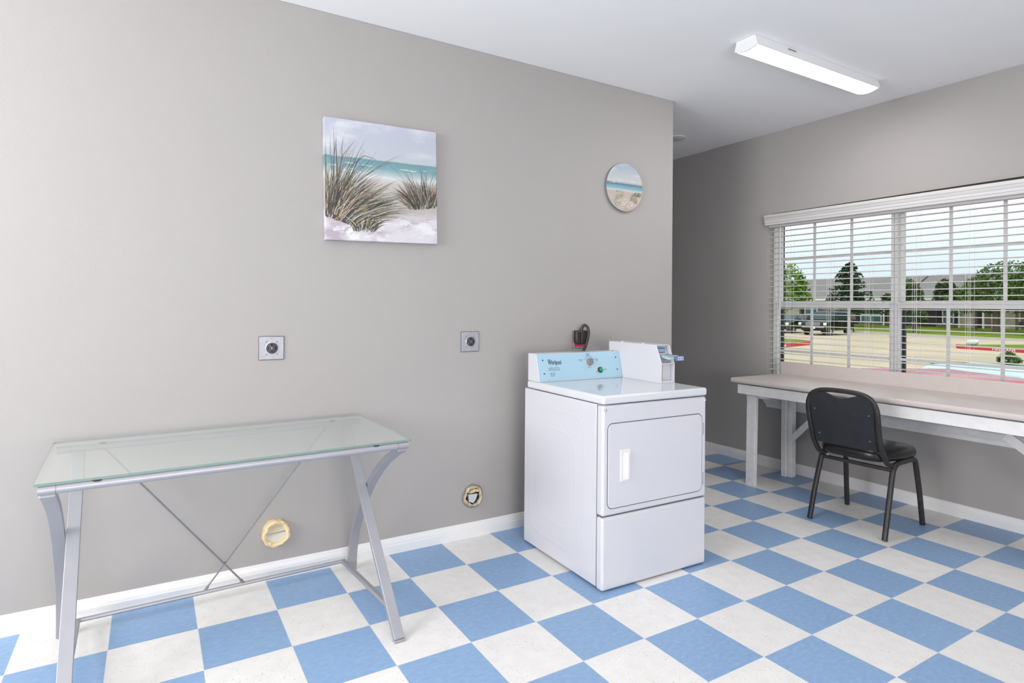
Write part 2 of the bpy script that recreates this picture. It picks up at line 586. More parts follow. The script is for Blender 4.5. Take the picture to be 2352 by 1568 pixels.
# ------------------------------------------------------------------ windows (two single-hung units side by side)
ZR0, ZR1 = 1.312, 1.366
for wi, (ya, yb) in enumerate(((0.447, -0.466), (-0.466, -1.40))):
    root = bpy.data.objects.new('window_%d' % (wi + 1), None)
    COL.objects.link(root)
    struct(root)
    root.location = (3.13, (ya + yb) / 2, OZ0)
    gl_, gr_ = ((0.413, -0.434), (-0.497, -1.344))[wi]

    def W_(mb, name, m, **k):
        o = mb.build(name, m, None, **k)
        o.parent = root
        o.matrix_parent_inverse = Matrix.Translation(-Vector(root.location))
        return o
    f = MB()
    zb, zt = OZ0 + 0.03, OZ1 - 0.03
    f.box(3.13, 3.205, gl_ + 0.012, ya - 0.001, OZ0, OZ1)
    f.box(3.13, 3.205, yb + 0.001, gr_ - 0.012, OZ0, OZ1)
    f.box(3.13, 3.205, gr_ - 0.012, gl_ + 0.012, OZ0, zb)
    f.box(3.13, 3.205, gr_ - 0.012, gl_ + 0.012, zt, OZ1)
    W_(f, 'window_frame', M_VINYLF, bevel=0.002)
    # lower sash (inner)
    s = MB()
    s.box(3.138, 3.165, gl_, gl_ + 0.0118, zb, ZR1 - 0.004)
    s.box(3.138, 3.165, gr_ - 0.0118, gr_, zb, ZR1 - 0.004)
    s.box(3.138, 3.165, gr_, gl_, zb, zb + 0.04)
    s.box(3.136, 3.165, gr_, gl_, ZR0, ZR1 - 0.014)
    s.box(3.132, 3.150, gl_ - 0.12, gl_ - 0.05, ZR1 - 0.014, ZR1 - 0.004)
    s.box(3.132, 3.150, gr_ + 0.05, gr_ + 0.12, ZR1 - 0.014, ZR1 - 0.004)
    W_(s, 'lower_sash', M_VINYLF, bevel=0.0015)
    # upper sash (outer), its stiles stand inside the track
    u = MB()
    ul, ur = gl_ - 0.012, gr_ + 0.004
    u.box(3.172, 3.198, ul, gl_ + 0.0118, ZR0 + 0.02, zt)
    u.box(3.172, 3.198, gr_ - 0.0118, ur, ZR0 + 0.02, zt)
    u.box(3.172, 3.198, ur, ul, zt - 0.028, zt)
    u.box(3.170, 3.198, ur, ul, ZR0 + 0.025, ZR1)
    W_(u, 'upper_sash', M_VINYLF, bevel=0.0015)
    w3 = (gl_ - gr_) / 3
    for lo in (True, False):
        x0, x1 = (3.148, 3.155) if lo else (3.181, 3.188)
        z0, z1, zm = (zb + 0.04, ZR0, 0.957) if lo else (ZR1, zt - 0.028, 1.712)
        g = MB()
        for k in (1, 2):
            yc = gl_ - w3 * k
            g.box(x0, x1, yc - 0.0095, yc + 0.0095, z0, z1)
        g.box(x0 + 0.0005, x1 - 0.0005, gr_, gl_, zm - 0.0095, zm + 0.0095)
        W_(g, 'muntin_grid', M_VINYLF)
        W_(MB().box((x0 + x1) / 2 + 0.005, (x0 + x1) / 2 + 0.008, gr_, gl_ - (0 if lo else 0.012), z0, z1), 'pane', M_PANE)
    # insect screen frame outside the lower half
    sc_ = MB()
    sc_.box(3.206, 3.222, gl_ - 0.006, gl_ + 0.040, zb, ZR0 + 0.03)
    sc_.box(3.206, 3.222, gr_ - 0.020, gr_ + 0.006, zb, ZR0 + 0.03)
    sc_.box(3.206, 3.220, gr_, gl_, zb, zb + 0.018)
    W_(sc_, 'screen_frame', M_SCREEN)

# window stool and apron seen under the counter
st = MB()
st.prism([(2.985, 0.557), (2.985, 0.570), (2.990, 0.576), (3.135, 0.576), (3.135, 0.557)], 1, -1.46, 0.497)
ap = [(WX - 0.006, 0.492), (WX - 0.020, 0.492), (WX - 0.022, 0.500), (WX - 0.019, 0.516), (WX - 0.030, 0.532), (WX - 0.036, 0.546), (WX - 0.036, 0.557), (WX - 0.006, 0.557)]
vs = [(x, 0.432 + (z - 0.492) * 0.42, z) for x, z in ap] + [(x, -1.43, z) for x, z in ap]
n_ = len(ap)
st.add(vs, [tuple(range(n_)), tuple(range(n_, 2 * n_))[::-1]] + [(i, (i + 1) % n_, n_ + (i + 1) % n_, n_ + i) for i in range(n_)])
struct(st.build('trim_1', M_TRIMW, bevel=0.001))

# ------------------------------------------------------------------ window blind
bl = thing('window_blind', 'white faux wood slatted blind with a moulded valance, open across the window', 'blind', (3.085, -0.47, OZ1))


def P_(mb, name, m, root, **k):
    """build in world coordinates and hang under the (unrotated) root"""
    off = -Vector(root.location)
    mb.v = [p + off for p in mb.v]
    return mb.build(name, m, root, **k)


VY0, VY1 = -1.62, 0.449
vp = [(3.046, 1.987), (3.014, 1.987), (3.012, 1.991), (3.013, 2.004), (3.009, 2.008), (3.010, 2.024), (3.006, 2.029), (3.005, 2.044), (3.000, 2.050), (2.999, 2.068), (3.003, 2.072), (3.046, 2.072)]
P_(MB().prism(vp, 1, VY0, VY1), 'valance', M_SLAT, bl, bevel=0.001)
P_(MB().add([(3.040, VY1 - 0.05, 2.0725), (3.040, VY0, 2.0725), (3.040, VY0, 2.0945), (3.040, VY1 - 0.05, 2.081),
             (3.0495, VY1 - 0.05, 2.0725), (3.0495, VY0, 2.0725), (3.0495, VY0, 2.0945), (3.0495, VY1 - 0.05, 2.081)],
            [(0, 1, 2, 3), (4, 7, 6, 5), (0, 4, 5, 1), (3, 2, 6, 7), (0, 3, 7, 4), (1, 5, 6, 2)]), 'gap_shade_strip', M_GAPSHADE, bl)  # solid dark wedge: shade of the gap above the valance put into its colour
P_(MB().box(3.056, 3.112, OY0 + 0.004, OY1 - 0.004, 1.972, 2.02), 'headrail', M_SLAT, bl, bevel=0.002)
slat = None
zs = [1.941 - 0.0454 * k for k in range(29)]
for k, z in enumerate(zs):
    if slat is None:
        sp = [(0.025, -0.0012), (0.012, 0.0012), (-0.012, 0.0012), (-0.025, -0.0012), (-0.025, -0.0042), (-0.012, -0.0022), (0.012, -0.0022), (0.025, -0.0042)]
        slat = MB().prism(sp, 1, OY0 + 0.47 + 0.012, OY1 + 0.47 - 0.010).build('slat', M_SLAT, bl, smooth=True, angle=25)
        s_ = slat
    else:
        s_ = slat.copy()
        COL.objects.link(s_)
    s_.location = (0, 0, z - OZ1)
P_(MB().box(3.060, 3.110, OY0 + 0.012, OY1 - 0.010, 0.592, 0.608), 'bottom_rail', M_SLAT, bl, bevel=0.003)
for yc in (0.268, -0.052, -0.326, -0.625, -0.92, -1.21):
    c_ = MB()
    for dx, dy in ((-0.0265, 0.013), (0.0265, 0.013), (-0.0265, -0.013), (0.0265, -0.013), (-0.0275, 0.0)):
        c_.cyl((3.085 + dx, yc + dy, 0.605), (3.085 + dx, yc + dy, 1.975), 0.0007, 5)
    P_(c_, 'ladder_cord', M_CORD, bl)
P_(MB().cyl((3.052, 0.337, 1.195), (3.052, 0.337, 1.985), 0.0042, 10).cyl((3.052, 0.337, 1.190), (3.052, 0.337, 1.225), 0.0055, 10), 'tilt_wand', M_SLAT, bl, smooth=True)

# ------------------------------------------------------------------ folding counter along the window wall
ct = thing('counter', 'long beige laminate counter with backsplash on white painted posts beneath the window', 'counter', (2.72, -0.6, 0))
CY1, CY0 = 0.297, -1.78
tp = [(3.012, 0.752), (3.012, 0.783), (2.412, 0.783), (2.404, 0.781), (2.400, 0.775), (2.400, 0.756), (2.403, 0.750), (2.412, 0.748), (2.44, 0.752)]
P_(MB().prism(tp, 1, CY0, CY1), 'countertop', M_COUNTER, ct, bevel=0.0015)
bs = [(3.012, 0.752), (3.032, 0.752), (3.032, 0.876), (3.029, 0.880), (3.016, 0.880), (3.012, 0.876)]
P_(MB().prism(bs, 1, CY0, 0.302), 'backsplash', M_COUNTER, ct, bevel=0.002)
P_(MB().box(2.418, 2.456, CY0 + 0.03, 0.252, 0.670, 0.7395).box(2.456, 2.985, 0.18, 0.215, 0.66, 0.7395).box(2.456, 2.985, -1.66, -1.62, 0.66, 0.7395)
   .box(2.93, 2.985, CY0 + 0.03, 0.18, 0.68, 0.7395), 'apron', M_TRIMW, ct, bevel=0.003)
for y in (0.0, -1.80):
    p = MB()
    p.add([(2.4565, y + 0.138, 0.0), (2.4565, y + 0.209, 0.0), (2.490, y + 0.209, 0.0), (2.490, y + 0.138, 0.0),
           (2.4565, y + 0.126, 0.70), (2.4565, y + 0.208, 0.70), (2.490, y + 0.208, 0.70), (2.490, y + 0.126, 0.70),
           (2.4565, y + 0.129, 0.62), (2.4565, y + 0.202, 0.62), (2.490, y + 0.202, 0.62), (2.490, y + 0.129, 0.62)],
          [(0, 1, 2, 3), (7, 6, 5, 4), (0, 8, 9, 1), (1, 9, 10, 2), (2, 10, 11, 3), (3, 11, 8, 0), (8, 4, 5, 9), (9, 5, 6, 10), (10, 6, 7, 11), (11, 7, 4, 8)])
    P_(p, 'front_post', M_TRIMW, ct, bevel=0.003)
    q = MB().box(2.888, 2.966, y + 0.173, y + 0.213, 0.0, 0.66).box(2.912, 2.968, y + 0.140, y + 0.172, 0.0, 0.66)
    P_(q, 'rear_post', M_TRIMW, ct, bevel=0.004)
br = MB()
br.sweep([(2.925, 0.150, 0.292), (2.925, -0.215, 0.69)], RECT(0.020, 0.042), side=(1, 0, 0))
P_(br, 'brace', M_TRIMW, ct, bevel=0.002)
br = MB()
br.sweep([(2.80, -1.195, 0.60), (2.80, -1.69, 0.235)], RECT(0.020, 0.052), side=(1, 0, 0))
P_(br, 'brace', M_TRIMW, ct, bevel=0.002)

# ------------------------------------------------------------------ dryer
DR = thing('clothes_dryer', 'white coin-operated front-loading clothes dryer standing out from the grey wall', 'dryer', (0.741, -0.226, 0), R(-1.1))
# body side panel with the pressed outline on its left face
b = MB().box(-0.335, 0.335, -0.292, 0.322, 0.012, 0.853)
b.box(-0.30, 0.30, -0.28, 0.30, 0.0, 0.012)
b.build('cabinet', M_ENAMEL, DR, bevel=0.004)
# embossed relief on the left side
for (yy0, yy1, z0, z1, r_) in ((-0.20, 0.262, 0.10, 0.775, 0.09), (-0.135, 0.20, 0.20, 0.68, 0.12)):
    m_ = MB()
    cy_, cz_ = (yy0 + yy1) / 2, (z0 + z1) / 2
    path = [(-0.3352, cy_ + a, cz_ + c) for a, c in rrect(yy1 - yy0, z1 - z0, r_, 8)]
    m_.sweep(path, [(0.012, 0), (0.005, 0.0006), (-0.005, 0.0006), (-0.012, 0), (0, -0.001)], side=None, closed=True)
    m_.build('pressed_rib', M_ENAMEL, DR, smooth=True, angle=80)
# front: upper panel and lower kick panel
def plate(x0, x1, z0, z1, y, d, r, name, m, par=DR, bevel=0.006, seg=3):
    pts = [((x0 + x1) / 2 + a, (z0 + z1) / 2 + c) for a, c in rrect(x1 - x0, z1 - z0, r, 5)]
    return MB().prism(pts, 1, y, y + d).build(name, m, par, bevel=bevel, seg=seg)
plate(-0.338, 0.338, 0.346, 0.852, -0.340, 0.046, 0.012, 'front_panel', M_ENAMEL, bevel=0.012, seg=4)
plate(-0.338, 0.338, 0.006, 0.340, -0.340, 0.046, 0.012, 'lower_panel', M_ENAMEL, bevel=0.012, seg=4)
MB().box(-0.330, 0.330, -0.330, -0.295, 0.336, 0.350).build('panel_seam', M_SEAM, DR)
MB().box(-0.3350, -0.330, -0.2950, -0.2925, 0.02, 0.85).build('side_seam', simple('pale_seam', (0.40, 0.40, 0.42), 0.6), DR)
# door: dark reveal line round a rounded plate
plate(-0.312, 0.306, 0.376, 0.770, -0.3412, 0.004, 0.030, 'door_recess', M_SEAM, bevel=0)
door = plate(-0.3085, 0.3025, 0.3795, 0.766, -0.3440, 0.006, 0.027, 'door', M_ENAMEL, bevel=0.0025)
M_HANDLE = simple('warm_white_handle', (0.80, 0.79, 0.78), 0.3)
h = MB()
h.box(-0.238, -0.178, -0.3462, -0.3435, 0.497, 0.643)
for q in ((-0.236, -0.2335, 0.500, 0.640), (-0.1825, -0.180, 0.500, 0.640), (-0.2335, -0.1825, 0.6375, 0.640), (-0.2335, -0.1825, 0.500, 0.5025)):
    h.box(q[0], q[1], -0.3485, -0.346, q[2], q[3])
h.box(-0.206, -0.194, -0.360, -0.346, 0.508, 0.627)
h.build('handle', M_HANDLE, door, bevel=0.001)
for z0 in (0.664, 0.413):
    MB().box(0.300, 0.312, -0.3475, -0.340, z0, z0 + 0.056).cyl((0.306, -0.348, z0 + 0.004), (0.306, -0.348, z0 + 0.052), 0.003, 8).build('hinge', M_STEEL, DR, bevel=0.001)
for x, z in ((-0.325, 0.833), (0.326, 0.833)):
    MB().lathe([(0.0075, 0), (0.007, 0.003), (0.004, 0.0055), (0.0005, 0.006)], 14, mx=Matrix.Translation((x, -0.340, z)) @ Matrix.Rotation(R(90), 4, 'X')).build('screw', M_CHROME, DR, smooth=True)
# lid
lid = [(-0.341, -0.344), (0.341, -0.344), (0.341, 0.294), (-0.341, 0.294)]
MB().prism(lid, 2, 0.8565, 0.897).build('lid', M_ENAMEL2, DR, bevel=0.012, seg=4)
# control console
cs = [(0.290, 0.897), (0.174, 0.897), (0.211, 1.047), (0.290, 1.047)]
con = MB().prism(cs, 0, -0.337, 0.238).build('control_console', M_ENAMEL, DR, bevel=0.003)
# local frame on the sloping face: u = x, v = up the slope
A0 = Vector((-0.337, 0.1735, 0.8975))
uu = Vector((1, 0, 0))
vv = Vector((0, 0.037, 0.150)).normalized()
nn = uu.cross(vv)
LV = Vector((0, 0.037, 0.150)).length


def onpanel(u, v, d=0.0012):
    p = A0 + uu * u + vv * v + nn * d
    return Matrix(((uu.x, vv.x, nn.x, p.x), (uu.y, vv.y, nn.y, p.y), (uu.z, vv.z, nn.z, p.z), (0, 0, 0, 1)))


pan = MB().box(0.001, 0.574, 0.002, LV - 0.002, 0, 0.0012, mx=onpanel(0, 0, 0)).build('control_panel', M_BLUEPANEL, DR)
PW = 0.575
for u, v in ((0.035, 0.118), (0.035, 0.045), (0.545, 0.118), (0.545, 0.048)):
    MB().lathe([(0.0042, 0), (0.0038, 0.002), (0.0005, 0.0026)], 12, mx=onpanel(u, v)).build('panel_screw', M_INK, pan, smooth=True)
kx, kz = 0.348, 0.098
kn = MB().lathe([(0.0225, 0), (0.0225, 0.004), (0.0185, 0.006), (0.0180, 0.018), (0.0165, 0.020), (0.0005, 0.0202)], 32, mx=onpanel(kx, kz)).build('timer_knob', M_KNOB, pan, smooth=True)
MB().box(-0.0185, 0.0185, -0.0035, 0.0035, 0.018, 0.027, mx=onpanel(kx, kz) @ Matrix.Rotation(R(42), 4, 'Z')).build('knob_grip', M_KNOB, kn, bevel=0.001)
MB().lathe([(0.0245, 0.0), (0.0245, 0.0008), (0.0005, 0.0009)], 32, mx=onpanel(kx, kz, 0.0012)).build('knob_ring', M_TRIM, pan)
arc = [(0.030 * math.cos(R(a)), 0.030 * math.sin(R(a)), 0.0005) for a in range(25, 156, 10)]
MB().tube(arc, 0.0007, 5, mx=onpanel(kx, kz)).build('dial_arc', M_INK, pan)
bx, bz = 0.418, 0.050
MB().lathe([(0.0165, 0), (0.0165, 0.006), (0.012, 0.008), (0.0005, 0.008)], 24, mx=onpanel(bx, bz)).build('button_collar', M_BLACKP, pan, smooth=True)
MB().lathe([(0.0105, 0.006), (0.0105, 0.012), (0.0085, 0.0135), (0.0005, 0.014)], 24, mx=onpanel(bx, bz)).build('start_button', M_GREEN, pan, smooth=True)
MB().lathe([(0.0035, 0), (0.003, 0.002), (0.0005, 0.0025)], 12, mx=onpanel(0.394, 0.040)).build('indicator_lamp', M_RED, pan, smooth=True)
texts('brand_lettering', [('Whirlpool', 0.034, onpanel(0.068, 0.093), 'LEFT', 0.62), ('COMM', 0.008, onpanel(0.064, 0.116), 'LEFT', 0.9)], M_INK, pan)
sw = [(0.085 + 0.03 * math.cos(R(a)), 0.096 + 0.018 * math.sin(R(a)), 0.0) for a in range(200, 330, 10)]
MB().tube(sw, 0.0006, 5, mx=onpanel(0.018, -0.004)).build('brand_swoosh', M_INKG, pan)
texts('heading_lettering', [('COMMERCIAL HEAVY DUTY DRYER', 0.0075, onpanel(0.064, 0.070), 'LEFT', 0.62)], M_INKG, pan)
texts('heading_lettering', [('OPERATING INSTRUCTIONS', 0.0085, onpanel(0.064, 0.060), 'LEFT', 0.72)], M_INKG, pan)
for body_, v_ in (('SELECT CYCLE', 0.044), ('INSERT COINS', 0.036), ('PUSH START', 0.028)):
    texts('step_lettering', [(body_, 0.0070, onpanel(0.074, v_), 'LEFT', 0.7)], M_INKG, pan)
for u_, v_, l1, l2 in ((0.345, 0.141, 'MEDIUM', 'PERM PRESS'), (0.291, 0.109, 'DELICATES', 'LOW'), (0.404, 0.110, 'NORMAL', 'HIGH')):
    texts('dial_lettering', [(l1, 0.0072, onpanel(u_, v_), 'CENTER', 0.8), (l2, 0.0072, onpanel(u_, v_ - 0.008), 'CENTER', 0.7)], M_INKG, pan)
texts('dial_lettering', [('NO HEAT', 0.0072, onpanel(0.345, 0.066), 'CENTER', 0.7)], M_INKG, pan)
texts('start_lettering', [('START', 0.0095, onpanel(0.444, 0.048), 'LEFT', 0.75)], M_INKG, pan)
# coin box
cp_in = [(0.290, 0.899), (-0.098, 0.899), (-0.098, 1.000), (-0.060, 1.088), (-0.060, 1.093), (0.290, 1.096)]
cb = MB().prism(cp_in, 0, 0.2445, 0.3335).build('coin_box', M_ENAMEL, DR)
cp = [(0.293, 0.8975), (-0.127, 0.8975), (-0.127, 1.004), (-0.089, 1.095), (-0.085, 1.099), (0.293, 1.101)]
sh = MB().prism(cp, 0, 0.2395, 0.2445).prism(cp, 0, 0.3335, 0.3385)
sh.box(0.2445, 0.3335, -0.087, 0.293, 1.0955, 1.1005).box(0.2445, 0.3335, -0.127, -0.098, 0.998, 1.004).box(0.2445, 0.3335, -0.125, -0.098, 0.8985, 0.9085)
sh.build('coin_box_shell', M_ENAMEL, DR, bevel=0.001)
MB().box(0.2380, 0.340, -0.129, 0.2935, 0.8972, 0.9010).build('coin_box_base', M_ENAMEL, DR, bevel=0.001)
for y in (0.02, 0.19):
    MB().lathe([(0.007, 0), (0.006, 0.004), (0.0005, 0.006)], 12, mx=Matrix.Translation((0.25, y, 1.1003))).build('coin_box_rivet', M_ENAMEL, DR, smooth=True)
MB().lathe([(0.0035, 0), (0.003, 0.003), (0.0005, 0.004)], 10, mx=Matrix.Translation((0.2025, 0.22, 1.047))).build('console_screw', M_INK, DR, smooth=True)
lk = MB().box(0.2460, 0.2760, -0.1005, -0.098, 0.912, 0.994).build('lock_plate', M_BRASS, DR, bevel=0.0008)
MB().lathe([(0.006, 0), (0.006, 0.003), (0.0005, 0.003)], 14, mx=Matrix.Translation((0.258, -0.1005, 0.955)) @ Matrix.Rotation(R(90), 4, 'X')).build('lock_keyhole', M_HOLE, lk)
MB().box(0.247, 0.331, -0.1005, -0.060, 1.001, 1.020).box(0.247, 0.331, -0.085, -0.058, 1.020, 1.050).build('slide_housing', M_STEEL, DR, bevel=0.001)
lb = MB().box(0.249, 0.308, -0.086, -0.0600, 1.056, 1.084).build('coin_slot_label', M_SLIDE, DR, bevel=0.001)
sl = MB()
for k in range(7):
    sl.box(0.2535 + k * 0.0075, 0.2565 + k * 0.0075, -0.0868, -0.0855, 1.062, 1.077)
sl.build('slot_mark', M_WHITELBL, lb)
sl = MB()
for k in range(8):
    sl.box(0.256 + k * 0.0064, 0.2595 + k * 0.0064, -0.089, -0.0865, 1.0500, 1.0545)
sl.build('coin_slots', M_TRIM, DR)
tray = MB().prism([(-0.072, 1.047), (-0.160, 1.034), (-0.160, 1.026), (-0.072, 1.039)], 0, 0.262, 0.309).build('coin_slide', M_TRAY, DR, bevel=0.001)
MB().sweep([(0.309, -0.09, 1.045), (0.318, -0.17, 1.042)], RECT(0.006, 0.012)).build('slide_arm', M_CHROME, tray)
grip = MB().box(0.293, 0.343, -0.186, -0.166, 1.019, 1.045).build('slide_grip', M_SLIDE, tray, bevel=0.003)
MB().box(0.299, 0.340, -0.1868, -0.1855, 1.0235, 1.0425).build('price_label', M_WHITELBL, grip)
text_obj('price_lettering', '$1.00', 0.0175, M_INK, grip, Matrix.Translation((0.3195, -0.1870, 1.0275)) @ Matrix.Rotation(R(90), 4, 'X'), 'CENTER', sx=0.8)

# ------------------------------------------------------------------ wall outlets
def outlet(x, z, label, label_extra=None):
    o = thing('dryer_outlet', label, 'outlet', (x, WY, z), 0, 'dryer outlets on the grey wall')
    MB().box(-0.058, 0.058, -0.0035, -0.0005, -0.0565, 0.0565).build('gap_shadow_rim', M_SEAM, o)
    MB().box(-0.0555, 0.0555, -0.0065, -0.002, -0.054, 0.054).build('cover_plate', M_STEEL, o, bevel=0.002)
    rot = Matrix.Translation((0, -0.0065, 0)) @ Matrix.Rotation(R(90), 4, 'X')
    MB().lathe([(0.029, 0.0), (0.029, 0.001), (0.0265, 0.0018), (0.0005, 0.0018)], 32, mx=rot).build('socket_rim', M_CHROME, o, smooth=True)
    s = MB().lathe([(0.0265, 0.001), (0.0265, 0.006), (0.024, 0.0075), (0.0005, 0.0075)], 32, mx=rot).build('socket', simple('socket_black', (0.06, 0.055, 0.065), 0.45), o, smooth=True)
    sl = MB()
    for (px, pz, w, h_) in ((-0.016, 0.001, 0.004, 0.012), (0.016, 0.001, 0.004, 0.012), (0, 0.0145, 0.009, 0.005), (-0.002, 0.0165, 0.004, 0.007), (0, -0.0155, 0.007, 0.006)):
        sl.box(px - w / 2, px + w / 2, -0.0146, -0.0138, pz - h_ / 2, pz + h_ / 2)
    sl.build('socket_slots', M_HOLE, s)
    MB().lathe([(0.003, 0.0075), (0.0025, 0.009), (0.0005, 0.0095)], 10, mx=rot).build('centre_screw', M_CHROME, s, smooth=True)
    for sx_ in (-1, 1):
        for sz in (-1, 1):
            MB().lathe([(0.0042, 0), (0.0035, 0.002), (0.0005, 0.0025)], 10, mx=Matrix.Translation((sx_ * 0.024, -0.0065, sz * 0.030)) @ Matrix.Rotation(R(90), 4, 'X')).build('plate_screw', M_BRASS if sz < 0 else M_KNOB, o, smooth=True)
    return o


outlet(-0.897, 1.0945, 'square metal dryer outlet on the wall above the glass desk')
outlet(0.173, 1.1015, 'square metal dryer outlet on the wall between desk and dryer')
o3 = outlet(0.961, 1.099, 'square metal dryer outlet behind a black plug above the dryer console')
MB().box(-0.046, 0.048, -0.0085, -0.0066, -0.047, -0.016).build('red_warning_label', M_RED, o3)
pc = thing('power_cord', 'thick black dryer power cord looping from its angled plug to the dryer console', 'cord', (0.941, WY, 1.099))
pg = [(-0.044, 0.056), (-0.046, 0.0), (-0.040, -0.022), (-0.026, -0.030), (0.020, -0.030), (0.040, -0.010), (0.046, 0.02), (0.048, 0.056)]
plug = MB().prism(pg, 1, -0.052, -0.0145).build('plug', M_BLACKP, pc, bevel=0.008, seg=3)
MB().box(-0.012, 0.014, -0.060, -0.051, -0.024, 0.050).build('plug_ridge', M_BLACKP, plug, bevel=0.004)
path = smooth_path([(0.000, -0.036, 0.050), (0.006, -0.042, 0.074), (0.018, -0.050, 0.090), (0.032, -0.060, 0.080), (0.036, -0.068, 0.050), (0.026, -0.072, 0.005), (0.006, -0.072, -0.045), (-0.012, -0.070, -0.080), (-0.018, -0.045, -0.13), (-0.016, -0.025, -0.20)], 6)
MB().tube(path, 0.0085, 12).build('cord', M_BLACKP, pc, smooth=True)
MB().tube([path[0], path[2], path[5]], 0.0105, 12).build('strain_relief', M_BLACKP, pc, smooth=True)

# ------------------------------------------------------------------ capped dryer ducts in the wall
def ring(mb, r0, r1, y0, y1, seed, seg=36, amp=0.004):
    """rough crumpled tube along -y: outer radius r1, inner r0"""
    rnd = random.Random(seed)
    ph = [rnd.uniform(0, 6.28) for _ in range(6)]

    def wob(a, s):
        return amp * (0.5 * math.sin(3 * a + ph[0] + s) + 0.35 * math.sin(5 * a + ph[1]) + 0.45 * math.sin(9 * a + ph[2] + 2 * s) + 0.3 * math.sin(14 * a + ph[3]))
    prof = [(r1 * 0.97, y0), (r1, y0 - 0.008), (r1 * 0.99, (y0 + y1) / 2), (r1 * 0.95, y1 + 0.004), ((r0 + r1) / 2, y1), (r0, y1 + 0.006), (r0 * 0.96, y0 - 0.006)]
    vs, fs = [], []
    n = len(prof)
    for i in range(seg):
        a = 2 * math.pi * i / seg
        for j, (r_, y) in enumerate(prof):
            rr = r_ + wob(a, j * 0.4)
            vs.append((rr * math.cos(a), y + (wob(a * 1.0, j) * 0.5 if 0 < j < n - 1 else 0), rr * math.sin(a)))
    for i in range(seg):
        for j in range(n - 1):
            a0, b0 = i * n + j, ((i + 1) % seg) * n + j
            fs.append((a0, b0, b0 + 1, a0 + 1))
    return mb.add(vs, fs)


d1 = thing('duct_stub', 'masking taped dryer duct stub in the wall beneath the glass desk', 'duct', (-0.871, WY, 0.220), 0, 'taped dryer ducts low on the grey wall')
ring(MB(), 0.044, 0.064, 0.0, -0.040, 3).build('tape_wrap', M_TAPE, d1, smooth=True)
lp = MB()
lp.add([(-0.046, -0.022, -0.002), (0.042, -0.028, 0.008), (0.036, -0.022, 0.036), (0.012, -0.018, 0.047), (-0.024, -0.018, 0.044), (-0.042, -0.02, 0.024)], [(0, 1, 2, 3, 4, 5)])
lp.add([(-0.046, -0.022, -0.002), (0.042, -0.028, 0.008), (0.036, -0.004, 0.036), (0.012, -0.004, 0.047), (-0.024, -0.004, 0.044), (-0.042, -0.004, 0.024)], [(5, 4, 3, 2, 1, 0)])
lp.build('upper_tape_flap', M_TAPE2, d1)
lp = MB()
lp.add([(-0.046, -0.014, -0.006), (0.044, -0.018, 0.002), (0.043, -0.024, -0.022), (0.020, -0.027, -0.045), (-0.012, -0.027, -0.050), (-0.040, -0.022, -0.028)], [(0, 1, 2, 3, 4, 5)])
lp.add([(-0.046, -0.004, -0.006), (0.044, -0.004, 0.002), (0.043, -0.004, -0.022), (0.020, -0.004, -0.045), (-0.012, -0.004, -0.050), (-0.040, -0.004, -0.028)], [(5, 4, 3, 2, 1, 0)])
lp.build('lower_tape_flap', simple('pale_tape', (0.64, 0.60, 0.52), 0.6, var=0.05), d1)
MB().lathe([(0.046, 0.0), (0.046, 0.003), (0.0005, 0.003)], 24, mx=Matrix.Rotation(R(90), 4, 'X')).build('duct_hole', M_HOLE, d1)

d2 = thing('duct_stub', 'torn taped dryer duct stub with bare metal, beside the dryer', 'duct', (0.196, WY, 0.229), 0, 'taped dryer ducts low on the grey wall')
ring(MB(), 0.045, 0.058, 0.0, -0.024, 11, amp=0.005).build('tape_wrap', simple('old_tape', (0.62, 0.52, 0.36), 0.6, var=0.22, scale=22, bump=0.4, bscale=70), d2, smooth=True)
ring(MB(), 0.058, 0.067, 0.0, -0.006, 5, amp=0.002).build('wall_collar', simple('painted_collar', (0.42, 0.40, 0.39), 0.6, var=0.1, scale=30), d2, smooth=True)
MB().add([(-0.035, -0.020, 0.016), (0.022, -0.026, 0.014), (0.012, -0.024, -0.018), (-0.004, -0.024, -0.034), (-0.030, -0.020, -0.024),
          (-0.035, -0.006, 0.016), (0.022, -0.006, 0.014), (0.012, -0.006, -0.018), (-0.004, -0.006, -0.034), (-0.030, -0.006, -0.024)],
         [(0, 1, 2, 3, 4), (9, 8, 7, 6, 5), (0, 5, 6, 1), (1, 6, 7, 2), (2, 7, 8, 3), (3, 8, 9, 4), (4, 9, 5, 0)]).build('torn_metal_flap', M_FOIL, d2)
MB().add([(-0.032, -0.016, 0.022), (0.0, -0.026, 0.044), (0.030, -0.020, 0.036), (0.036, -0.016, 0.020), (0.012, -0.022, 0.026), (-0.01, -0.014, 0.018),
          (-0.032, -0.004, 0.022), (0.0, -0.004, 0.044), (0.030, -0.004, 0.036), (0.036, -0.004, 0.020), (0.012, -0.004, 0.026), (-0.01, -0.004, 0.018)],
         [(0, 1, 2, 3, 4, 5), (11, 10, 9, 8, 7, 6)] + [(i, 6 + i, 6 + (i + 1) % 6, (i + 1) % 6) for i in range(6)]).build('tape_flap', M_TAPE, d2)
MB().lathe([(0.046, 0.0), (0.046, 0.003), (0.0005, 0.003)], 24, mx=Matrix.Rotation(R(90), 4, 'X')).build('duct_hole', M_HOLE, d2)

